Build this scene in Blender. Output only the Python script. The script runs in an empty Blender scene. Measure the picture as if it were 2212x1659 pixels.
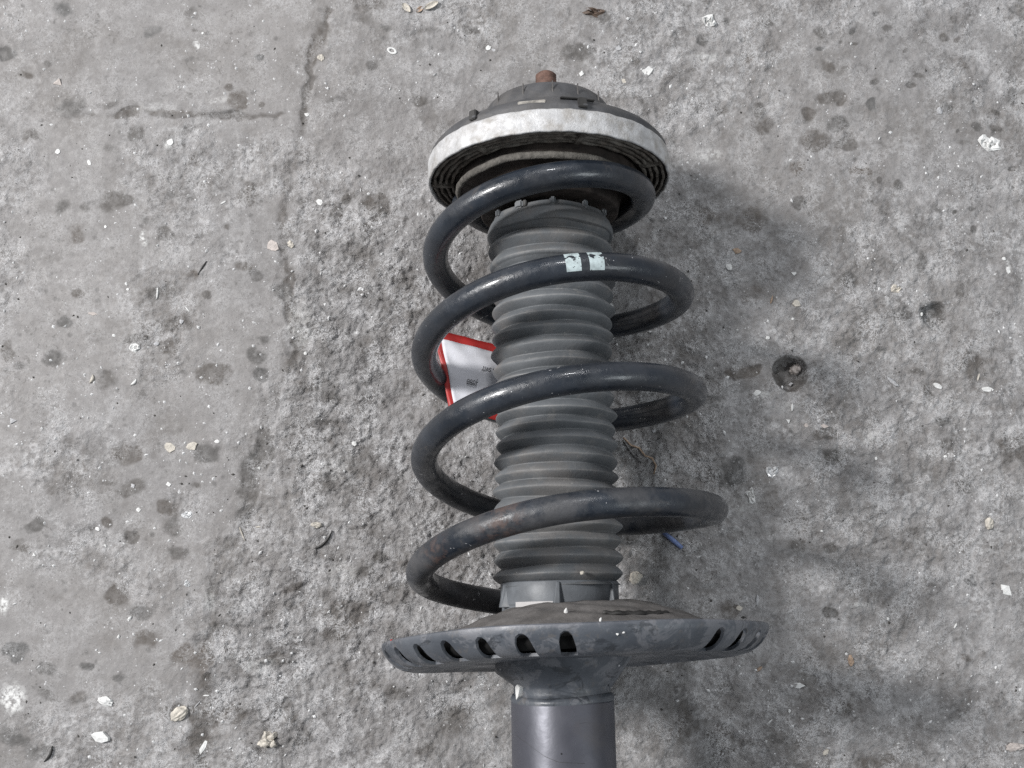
import bpy, bmesh, math, random
import numpy as np
from mathutils import Matrix, Vector, noise as mnoise

random.seed(7)
rng = np.random.default_rng(7)
scene = bpy.context.scene
COL = scene.collection

# ------------------------------------------------------------------ camera
F_PX, CX, CY = 2300.0, 1106.0, 829.5            # focal length and centre for a 2212 px wide frame
TILT = math.radians(6.7)                         # the strut dips towards its mount, which lies on the floor
AXIS_H = 0.1012                                  # damper axis above the floor below the spring plate
ROOT = Matrix.Rotation(-TILT, 4, 'X')
AX = ROOT @ Matrix.Translation((0, 0, AXIS_H))   # frame of the damper axis: X right, Y towards the mount, Z up
CAM = (AX @ Matrix.Translation((-0.0237, 0, 0.58535))
       @ Matrix.Rotation(math.radians(12.9), 4, 'X') @ Matrix.Rotation(math.radians(-1.0), 4, 'Z'))
cd = bpy.data.cameras.new('camera')
cam = bpy.data.objects.new('camera', cd)
COL.objects.link(cam)
cam.matrix_world = CAM
cd.sensor_width = 36.0
cd.lens = 36.0 * F_PX / 2212.0
cd.clip_start, cd.clip_end = 0.01, 50.0
scene.camera = cam

# ------------------------------------------------------------------ light
w = bpy.data.worlds.new('World')
scene.world = w
w.use_nodes = True
bg = w.node_tree.nodes['Background']
bg.inputs['Color'].default_value = (0.90, 0.94, 1.0, 1)
bg.inputs['Strength'].default_value = 0.30


def lamp(name, pos, target, size, power, colour=(1, 1, 1), size_y=None):
    l = bpy.data.lights.new(name, 'AREA')
    l.energy = power
    l.color = colour
    l.size = size
    if size_y:
        l.shape = 'RECTANGLE'
        l.size_y = size_y
    o = bpy.data.objects.new(name, l)
    COL.objects.link(o)
    o.location = pos
    o.rotation_euler = (Vector(target) - Vector(pos)).to_track_quat('-Z', 'Y').to_euler()
    return o


lamp('window_light', (-2.05, 0.84, 2.0), (0, 0.1, 0), 0.42, 110, (1.0, 0.985, 0.97))
lamp('doorway_light', (-3.0, 0.8, 1.7), (0, 0.1, 0), 1.3, 10, (0.97, 0.985, 1.0))
lamp('far_window_light', (2.4, -0.7, 2.3), (0, 0.1, 0), 1.1, 25, (0.90, 0.97, 1.0))
lamp('ceiling_tube_light', (0.25, 2.6, 2.6), (0, 0.1, 0), 0.40, 34, (0.97, 0.98, 1.0), 0.14)

scene.view_settings.view_transform = 'Standard'
scene.view_settings.look = 'None'
scene.view_settings.exposure = 0.0
scene.view_settings.gamma = 1.0
scene.render.engine = 'CYCLES'
scene.cycles.use_denoising = False


# ------------------------------------------------------------------ small helpers
def link(name, mesh, mat=None, parent=None, smooth=True):
    o = bpy.data.objects.new(name, mesh)
    COL.objects.link(o)
    if mat is not None:
        mesh.materials.append(mat)
    if parent is not None:
        o.parent = parent
    if smooth:
        mesh.polygons.foreach_set('use_smooth', [True] * len(mesh.polygons))
    return o


def from_arrays(name, verts, faces, mat=None, parent=None, smooth=True):
    me = bpy.data.meshes.new(name)
    me.from_pydata([tuple(v) for v in verts], [], faces)
    me.update()
    return link(name, me, mat, parent, smooth)


def sharp(o, deg=35):
    bm = bmesh.new()
    bm.from_mesh(o.data)
    lim = math.radians(deg)
    for e in bm.edges:
        if len(e.link_faces) == 2 and e.calc_face_angle(0) > lim:
            e.smooth = False
    bm.to_mesh(o.data)
    bm.free()
    return o


def tag(o, label, cat, group=None, kind=None):
    o['label'] = label
    o['category'] = cat
    if group:
        o['group'] = group
    if kind:
        o['kind'] = kind
    return o


# numpy gradient noise
def _hash(ix, iy, seed):
    h = (ix.astype(np.int64) * 374761393 + iy.astype(np.int64) * 668265263 + seed * 974634777) & 0x7fffffff
    h = ((h ^ (h >> 13)) * 1274126177) & 0x7fffffff
    h = h ^ (h >> 16)
    return (h & 0xffff) / 65535.0


def vnoise(x, y, seed=0):
    x0, y0 = np.floor(x), np.floor(y)
    fx, fy = x - x0, y - y0
    fx = fx * fx * fx * (fx * (fx * 6 - 15) + 10)
    fy = fy * fy * fy * (fy * (fy * 6 - 15) + 10)
    a = _hash(x0, y0, seed)
    b = _hash(x0 + 1, y0, seed)
    c = _hash(x0, y0 + 1, seed)
    d = _hash(x0 + 1, y0 + 1, seed)
    return (a * (1 - fx) + b * fx) * (1 - fy) + (c * (1 - fx) + d * fx) * fy


def fbm(x, y, scale, octv=4, seed=0, gain=0.5):
    s, a, t = 0.0, 1.0, 0.0
    ca, sa = math.cos(0.6), math.sin(0.6)
    for k in range(octv):
        s = s + a * vnoise(x / scale, y / scale, seed + k * 17)
        t += a
        a *= gain
        x, y = x * ca - y * sa, x * sa + y * ca
        scale *= 0.5
    return s / t


def smooth01(v, a, b):
    t = np.clip((v - a) / (b - a), 0, 1)
    return t * t * (3 - 2 * t)


# ray through a picture point, to the floor or to a plane of the strut
def ray(px, py):
    d = CAM.to_3x3() @ Vector(((px - CX) / F_PX, -(py - CY) / F_PX, -1.0))
    return CAM.translation.copy(), d


def floor_at(px, py):
    o, d = ray(px, py)
    t = -o.z / d.z
    return o.x + d.x * t, o.y + d.y * t


MM_PX = 0.000295


# ------------------------------------------------------------------ materials
def material(name):
    m = bpy.data.materials.new(name)
    m.use_nodes = True
    nt = m.node_tree
    return m, nt, nt.nodes['Principled BSDF']


class G:
    """tiny node-graph helper"""
    def __init__(self, nt):
        self.nt = nt
        self.tc = nt.nodes.new('ShaderNodeTexCoord')

    def n(self, t, **kw):
        nd = self.nt.nodes.new(t)
        for k, v in kw.items():
            setattr(nd, k, v)
        return nd

    def put(self, sock, v):
        if isinstance(v, bpy.types.NodeSocket):
            self.nt.links.new(v, sock)
        elif isinstance(v, (tuple, list)) and len(v) == 3 and sock.type == 'RGBA':
            sock.default_value = (*v, 1)
        else:
            sock.default_value = v

    def noise(self, scale, detail=4, rough=0.55, dist=0.0, vec=None, col=False, w=None):
        nd = self.n('ShaderNodeTexNoise')
        self.put(nd.inputs['Vector'], vec if vec is not None else self.tc.outputs['Object'])
        nd.inputs['Scale'].default_value = scale
        nd.inputs['Detail'].default_value = detail
        nd.inputs['Roughness'].default_value = rough
        nd.inputs['Distortion'].default_value = dist
        return nd.outputs['Color' if col else 'Fac']

    def voro(self, scale, feature='F1', out='Distance', vec=None, rnd=1.0):
        nd = self.n('ShaderNodeTexVoronoi', feature=feature)
        self.put(nd.inputs['Vector'], vec if vec is not None else self.tc.outputs['Object'])
        nd.inputs['Scale'].default_value = scale
        nd.inputs['Randomness'].default_value = rnd
        return nd.outputs[out]

    def rng(self, v, a, b, c=0.0, d=1.0, smooth=True):
        nd = self.n('ShaderNodeMapRange')
        nd.interpolation_type = 'SMOOTHSTEP' if smooth else 'LINEAR'
        self.put(nd.inputs['Value'], v)
        for k, x in (('From Min', a), ('From Max', b), ('To Min', c), ('To Max', d)):
            self.put(nd.inputs[k], x)
        return nd.outputs['Result']

    def m(self, op, a, b=0.0, clamp=False):
        nd = self.n('ShaderNodeMath', operation=op)
        nd.use_clamp = clamp
        self.put(nd.inputs[0], a)
        self.put(nd.inputs[1], b)
        return nd.outputs[0]

    def mix(self, f, a, b, mode='MIX'):
        nd = self.n('ShaderNodeMix', data_type='RGBA', blend_type=mode)
        nd.clamp_factor = True
        self.put(nd.inputs[0], f)
        self.put(nd.inputs[6], a)
        self.put(nd.inputs[7], b)
        return nd.outputs[2]

    def bump(self, h, dist, strength=1.0, prev=None):
        nd = self.n('ShaderNodeBump')
        self.put(nd.inputs['Height'], h)
        nd.inputs['Distance'].default_value = dist
        self.put(nd.inputs['Strength'], strength)
        if prev is not None:
            self.put(nd.inputs['Normal'], prev)
        return nd.outputs['Normal']

    def attr(self, name, out='Fac'):
        nd = self.n('ShaderNodeAttribute', attribute_name=name)
        return nd.outputs[out]

    def near(self, p, r0, r1):
        """1 close to point p (object space), 0 beyond r1"""
        nd = self.n('ShaderNodeVectorMath', operation='DISTANCE')
        self.put(nd.inputs[0], self.tc.outputs['Object'])
        nd.inputs[1].default_value = p
        return self.rng(nd.outputs['Value'], r0, r1, 1.0, 0.0)


def simple(name, col, rough=0.6, metal=0.0, var=0.25, vs=120.0, bump=0.0, bs=900.0, spec=0.5, dust=None, dust_amt=0.0):
    m, nt, p = material(name)
    g = G(nt)
    n1 = g.noise(vs, 5, 0.6)
    lo = tuple(c * (1 - var) for c in col)
    hi = tuple(c * (1 + var) for c in col)
    c = g.mix(g.rng(n1, 0.3, 0.7), lo, hi)
    if dust:
        dn = g.m('MULTIPLY', g.rng(g.noise(vs * 0.6, 6, 0.65), 0.4, 0.7), dust_amt)
        c = g.mix(dn, c, dust)
    g.put(p.inputs['Base Color'], c)
    g.put(p.inputs['Roughness'], g.rng(g.noise(vs * 1.7, 3), 0.3, 0.7, max(0.05, rough - 0.08), min(1, rough + 0.1)))
    p.inputs['Metallic'].default_value = metal
    p.inputs['Specular IOR Level'].default_value = spec
    if bump:
        g.put(p.inputs['Normal'], g.bump(g.noise(bs, 4, 0.6), bump))
    return m


def concrete():
    m, nt, p = material('worn_concrete')
    g = G(nt)
    stain_shade, rough, pale, brown = (g.attr(k) for k in ('stain_shade', 'rough', 'pale', 'brown'))
    big = g.noise(9, 4, 0.55)
    mid = g.noise(48, 5, 0.6, 0.4)
    fine = g.noise(230, 5, 0.65)
    grit = g.noise(900, 3, 0.6)
    rr = g.rng(rough, 0.10, 0.60, 0.22, 1.0)
    base = g.mix(g.rng(mid, 0.30, 0.70, g.m('SUBTRACT', 0.5, g.m('MULTIPLY', rr, 0.5)), g.m('ADD', 0.5, g.m('MULTIPLY', rr, 0.5))), (0.122, 0.115, 0.112), (0.280, 0.271, 0.270))
    base = g.mix(g.rng(big, 0.35, 0.65, 0.0, 0.5), base, (0.240, 0.227, 0.220))
    base = g.mix(g.m('MULTIPLY', g.rng(g.noise(17, 5, 0.6), 0.48, 0.66), 0.6), base, (0.140, 0.129, 0.121))
    base = g.mix(g.m('MULTIPLY', g.rng(fine, 0.38, 0.66), g.m('MULTIPLY', rr, 0.50)), base, (0.345, 0.341, 0.345))
    chalk = g.m('MULTIPLY', g.rng(g.noise(31, 6, 0.68, 0.3), 0.50, 0.64), g.rng(g.noise(260, 5, 0.7), 0.42, 0.60))
    base = g.mix(g.m('MULTIPLY', chalk, g.m('MULTIPLY', rr, 0.80)), base, (0.47, 0.465, 0.468))
    # small round dark spots: old drips and bare aggregate
    sp = g.voro(62, vec=g.mix(0.12, g.tc.outputs['Object'], g.noise(60, 3, col=True)))
    spm = g.m('MULTIPLY', g.rng(sp, 0.12, 0.30, 1.0, 0.0), g.rng(g.noise(26, 2), 0.46, 0.60))
    base = g.mix(g.m('MULTIPLY', spm, 0.5), base, (0.088, 0.083, 0.078))
    sp2 = g.voro(150)
    spm2 = g.m('MULTIPLY', g.rng(sp2, 0.14, 0.36, 1.0, 0.0), g.rng(g.noise(70, 2), 0.52, 0.62))
    base = g.mix(g.m('MULTIPLY', spm2, 0.5), base, (0.075, 0.072, 0.070))
    # dark stains, brown dirt, and shade painted through the same mask
    edge = g.m('ADD', stain_shade, g.m('MULTIPLY', g.m('SUBTRACT', g.noise(130, 5, 0.65), 0.5), 0.55))
    sm = g.m('MULTIPLY', g.rng(edge, 0.08, 0.52), g.rng(stain_shade, 0.02, 0.2))
    base = g.mix(g.m('MULTIPLY', sm, g.rng(fine, 0.30, 0.72, 0.98, 0.62)), base, g.mix(brown, (0.078, 0.077, 0.076), (0.090, 0.074, 0.062)))
    dirt = g.m('MULTIPLY', rough, g.rng(g.noise(36, 5, 0.65), 0.40, 0.66))
    base = g.mix(g.m('MULTIPLY', dirt, 0.42), base, (0.105, 0.094, 0.085))
    # pale crust: thin crinkled threads where the skin of the slab has flaked
    v1 = g.m('ABSOLUTE', g.m('SUBTRACT', g.noise(170, 5, 0.7, 0.9), 0.5))
    v2 = g.m('ABSOLUTE', g.m('SUBTRACT', g.noise(330, 4, 0.7, 0.6), 0.5))
    vein = g.m('MAXIMUM', g.rng(v1, 0.0, 0.035, 1.0, 0.0), g.m('MULTIPLY', g.rng(v2, 0.0, 0.05, 1.0, 0.0), 0.8))
    vmask = g.m('MULTIPLY', vein, g.m('MULTIPLY', g.rng(g.noise(55, 4, 0.6), 0.42, 0.62), g.m('ADD', g.m('MULTIPLY', rough, 0.85), 0.22), True))
    base = g.mix(vmask, base, (0.55, 0.548, 0.555))
    # sharp pale grains
    fl = g.voro(420)
    flm = g.m('MULTIPLY', g.rng(fl, 0.10, 0.24, 1.0, 0.0), g.rng(g.noise(120, 3), 0.56, 0.66))
    base = g.mix(g.m('MULTIPLY', flm, 0.9), base, (0.60, 0.60, 0.61))
    base = g.mix(g.m('MULTIPLY', g.rng(grit, 0.40, 0.30), 0.55), base, (0.07, 0.067, 0.065))
    base = g.mix(g.m('MULTIPLY', pale, g.rng(g.noise(300, 4, 0.7), 0.40, 0.58)), base, (0.62, 0.62, 0.61))
    g.put(p.inputs['Base Color'], base)
    g.put(p.inputs['Roughness'], g.rng(g.noise(200, 3), 0.3, 0.7, 0.55, 0.85))
    p.inputs['Specular IOR Level'].default_value = 0.45
    b = g.bump(g.noise(110, 6, 0.65), 0.0040, g.m('ADD', g.m('MULTIPLY', rough, 0.95), 0.05))
    b = g.bump(g.noise(520, 5, 0.68), 0.0014, g.m('ADD', g.m('MULTIPLY', rough, 0.75), 0.14), b)
    g.put(p.inputs['Normal'], b)
    return m


def spring_paint():
    m, nt, p = material('black_spring_paint')
    g = G(nt)
    n = g.noise(60, 5, 0.6)
    c = g.mix(g.rng(n, 0.3, 0.7), (0.0075, 0.011, 0.017), (0.018, 0.024, 0.034))
    sep = g.n('ShaderNodeSeparateXYZ')
    g.put(sep.inputs[0], g.tc.outputs['Object'])
    low = g.rng(sep.outputs['Y'], 0.13, 0.02)                       # the turns nearest the plate carry most road dirt
    dn = g.rng(g.noise(34, 6, 0.65), 0.42, 0.62)
    dust = g.m('MULTIPLY', dn, g.m('ADD', g.m('MULTIPLY', low, 0.48), 0.15))
    c = g.mix(dust, c, (0.092, 0.090, 0.092))
    rust = g.m('MULTIPLY', g.near((-0.028, 0.050, 0.070), 0.004, 0.020), g.rng(g.noise(140, 5, 0.7), 0.44, 0.60))
    rust2 = g.m('MULTIPLY', g.near((-0.058, 0.036, 0.048), 0.003, 0.018), g.rng(g.noise(140, 5, 0.7), 0.46, 0.62))
    rust = g.m('MAXIMUM', rust, rust2)
    c = g.mix(g.m('MULTIPLY', rust, 0.42), c, (0.135, 0.072, 0.048))
    fl = g.m('MULTIPLY', g.rng(g.noise(48, 6, 0.7, 0.6), 0.60, 0.66), 0.55)
    c = g.mix(fl, c, (0.060, 0.055, 0.053))
    nick = g.m('MULTIPLY', g.rng(g.voro(85, vec=g.mix(0.04, g.tc.outputs['Object'], g.noise(150, 2, col=True))), 0.07, 0.11, 1.0, 0.0), g.rng(g.noise(40, 2), 0.49, 0.54))
    c = g.mix(nick, c, (0.42, 0.42, 0.43))
    scr = g.n('ShaderNodeMapping')
    g.put(scr.inputs['Vector'], g.tc.outputs['Object'])
    scr.inputs['Scale'].default_value = (40, 900, 200)
    scn = g.m('MULTIPLY', g.rng(g.noise(1.0, 2, 0.5, vec=scr.outputs['Vector']), 0.68, 0.74), g.near((0.048, 0.060, 0.066), 0.01, 0.034))
    c = g.mix(scn, c, (0.006, 0.007, 0.009))
    g.put(p.inputs['Base Color'], c)
    r = g.rng(g.noise(150, 6, 0.72), 0.35, 0.65, 0.20, 0.46)
    r = g.m('ADD', r, g.m('ADD', g.m('MULTIPLY', dust, 0.30), g.m('MULTIPLY', rust, 0.35)), True)
    g.put(p.inputs['Roughness'], r)
    g.put(p.inputs['Coat Weight'], g.rng(g.m('ADD', dust, rust), 0.0, 0.25, 0.38, 0.02))
    p.inputs['Coat Roughness'].default_value = 0.11
    g.put(p.inputs['Normal'], g.bump(g.noise(220, 6, 0.7), 0.00035))
    return m


def boot_rubber():
    m, nt, p = material('grey_boot_rubber')
    g = G(nt)
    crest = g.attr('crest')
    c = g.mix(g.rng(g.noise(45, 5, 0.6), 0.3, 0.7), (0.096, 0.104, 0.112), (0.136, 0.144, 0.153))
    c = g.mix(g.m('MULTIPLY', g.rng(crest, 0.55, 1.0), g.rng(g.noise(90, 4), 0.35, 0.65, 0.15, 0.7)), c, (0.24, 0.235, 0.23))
    c = g.mix(g.m('MULTIPLY', g.rng(g.noise(22, 5, 0.7), 0.48, 0.64), 0.5), c, (0.145, 0.132, 0.122))
    c = g.mix(g.m('MULTIPLY', g.rng(g.noise(70, 6, 0.7), 0.54, 0.66), 0.5), c, (0.20, 0.195, 0.19))
    spk = g.m('MULTIPLY', g.rng(g.voro(240), 0.05, 0.10, 1.0, 0.0), g.rng(g.noise(60, 2), 0.55, 0.62))
    c = g.mix(g.m('MULTIPLY', spk, 0.7), c, (0.36, 0.35, 0.33))
    g.put(p.inputs['Base Color'], c)
    g.put(p.inputs['Roughness'], g.rng(g.noise(120, 4), 0.3, 0.7, 0.50, 0.68))
    g.put(p.inputs['Normal'], g.bump(g.noise(600, 4, 0.6), 0.00018))
    return m


def plate_paint():
    m, nt, p = material('dark_grey_plate_paint')
    g = G(nt)
    c = g.mix(g.rng(g.noise(40, 5, 0.6), 0.3, 0.7), (0.050, 0.057, 0.069), (0.088, 0.097, 0.112))
    c = g.mix(g.m('MULTIPLY', g.rng(g.noise(70, 6, 0.7, 0.5), 0.49, 0.58), 0.60), c, (0.165, 0.168, 0.182))
    c = g.mix(g.m('MULTIPLY', g.rng(g.noise(150, 6, 0.75), 0.55, 0.66), 0.5), c, (0.115, 0.105, 0.098))
    c = g.mix(g.m('MULTIPLY', g.rng(g.noise(55, 6, 0.7, 0.8), 0.56, 0.63), 0.75), c, (0.022, 0.026, 0.032))
    nick = g.m('MULTIPLY', g.rng(g.voro(110), 0.04, 0.08, 1.0, 0.0), g.rng(g.noise(50, 2), 0.54, 0.6))
    c = g.mix(nick, c, (0.5, 0.5, 0.52))
    c = g.mix(g.attr('worn'), c, (0.30, 0.30, 0.33))
    g.put(p.inputs['Base Color'], c)
    g.put(p.inputs['Roughness'], g.rng(g.noise(90, 5, 0.6), 0.3, 0.7, 0.36, 0.58))
    g.put(p.inputs['Normal'], g.bump(g.noise(260, 5, 0.6), 0.00025))
    return m


def tube_paint():
    m, nt, p = material('dark_tube_paint')
    g = G(nt)
    c = g.mix(g.rng(g.noise(30, 5, 0.6), 0.3, 0.7), (0.074, 0.076, 0.092), (0.104, 0.106, 0.125))
    nick = g.m('MULTIPLY', g.rng(g.voro(130), 0.05, 0.08, 1.0, 0.0), g.rng(g.noise(60, 2), 0.53, 0.57))
    c = g.mix(nick, c, (0.01, 0.01, 0.012))
    c = g.mix(g.m('MULTIPLY', g.rng(g.noise(24, 4), 0.55, 0.7), 0.5), c, (0.115, 0.103, 0.098))
    g.put(p.inputs['Base Color'], c)
    p.inputs['Metallic'].default_value = 0.35
    g.put(p.inputs['Roughness'], g.rng(g.noise(70, 4), 0.3, 0.7, 0.36, 0.48))
    g.put(p.inputs['Normal'], g.bump(g.noise(180, 4), 0.0001))
    return m


M_CONC = concrete()
M_SPRING = spring_paint()
M_BOOT = boot_rubber()
M_PLATE = plate_paint()
M_TUBE = tube_paint()
M_RING = simple('oxidised_aluminium', (0.50, 0.50, 0.505), 0.6, 0.2, 0.16, 160, 0.0004, 900, dust=(0.27, 0.25, 0.225), dust_amt=0.8)
M_DIRTY = simple('dirty_black_plastic', (0.022, 0.018, 0.015), 0.75, 0, 0.5, 200, 0.0003, 700, 0.3, (0.10, 0.088, 0.075), 0.35)
M_DUSTY = simple('dusty_rib_plastic', (0.085, 0.073, 0.062), 0.8, 0, 0.5, 240, 0.0004, 800, 0.3, (0.21, 0.20, 0.18), 0.6)
M_CAP = simple('grey_cap_rubber', (0.066, 0.067, 0.072), 0.6, 0, 0.25, 90, 0.0002, 700, 0.45, (0.13, 0.12, 0.11), 0.4)
M_LIP = simple('dusty_isolator_rubber', (0.115, 0.108, 0.098), 0.85, 0, 0.35, 260, 0.0006, 900, 0.3)
M_CUP = simple('brown_dirty_steel', (0.028, 0.022, 0.019), 0.7, 0, 0.5, 120, 0.0003, 500, 0.3)
M_RUST = simple('rusty_stud', (0.120, 0.070, 0.055), 0.8, 0.1, 0.4, 240, 0.0004, 900)
M_SLOT_SHADE = simple('slot_shade_black', (0.010, 0.010, 0.010), 0.9, spec=0.2)  # near-black colour standing for the shade seen through the plate slots
M_PAD = simple('brown_grey_pad_rubber', (0.125, 0.118, 0.115), 0.75, 0, 0.3, 90, 0.0003, 600, 0.35, (0.12, 0.11, 0.10), 0.4)
M_COLLAR = simple('blue_grey_plastic', (0.115, 0.125, 0.138), 0.55, 0, 0.2, 70, 0.0001, 500)
M_MARK = simple('pale_paint_mark', (0.40, 0.47, 0.48), 0.6, 0, 0.22, 300)
M_RED = simple('red_plastic', (0.33, 0.022, 0.020), 0.45, 0, 0.2, 70)
M_PAPER = simple('tag_paper', (0.60, 0.61, 0.66), 0.5, 0, 0.06, 60, 0.0004, 60, dust=(0.42, 0.40, 0.38), dust_amt=0.25)
M_INK = simple('black_ink', (0.02, 0.02, 0.025), 0.6)
M_WHITE = simple('white_chip', (0.63, 0.63, 0.62), 0.5, 0, 0.14, 300, 0.0003, 900)
M_CREAM = simple('cream_chip', (0.50, 0.465, 0.41), 0.6, 0, 0.22, 260, 0.0004, 900)
M_TAN = simple('tan_chip', (0.34, 0.25, 0.185), 0.7, 0, 0.3, 260, 0.0004, 900)
M_PINK = simple('pinkish_chip', (0.44, 0.395, 0.37), 0.65, 0, 0.2, 260, 0.0004, 900)
M_GREYCHIP = simple('grey_chip', (0.40, 0.40, 0.41), 0.5, 0, 0.2, 260, 0.0004, 900)
M_DARKBIT = simple('dark_splinter', (0.028, 0.027, 0.026), 0.6, 0, 0.3, 200)
M_LEAF = simple('dry_leaf', (0.12, 0.085, 0.065), 0.7, 0, 0.4, 120, 0.0004, 500)
M_BLUE = simple('blue_plastic', (0.14, 0.19, 0.36), 0.5, 0, 0.25, 200)
M_GRIT = simple('pale_grit', (0.58, 0.58, 0.58), 0.4, 0, 0.25, 500)

m, nt, p = material('clear_film')
p.inputs['Base Color'].default_value = (0.86, 0.87, 0.88, 1)
p.inputs['Roughness'].default_value = 0.22
p.inputs['Transmission Weight'].default_value = 0.35
M_FILM = m

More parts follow.
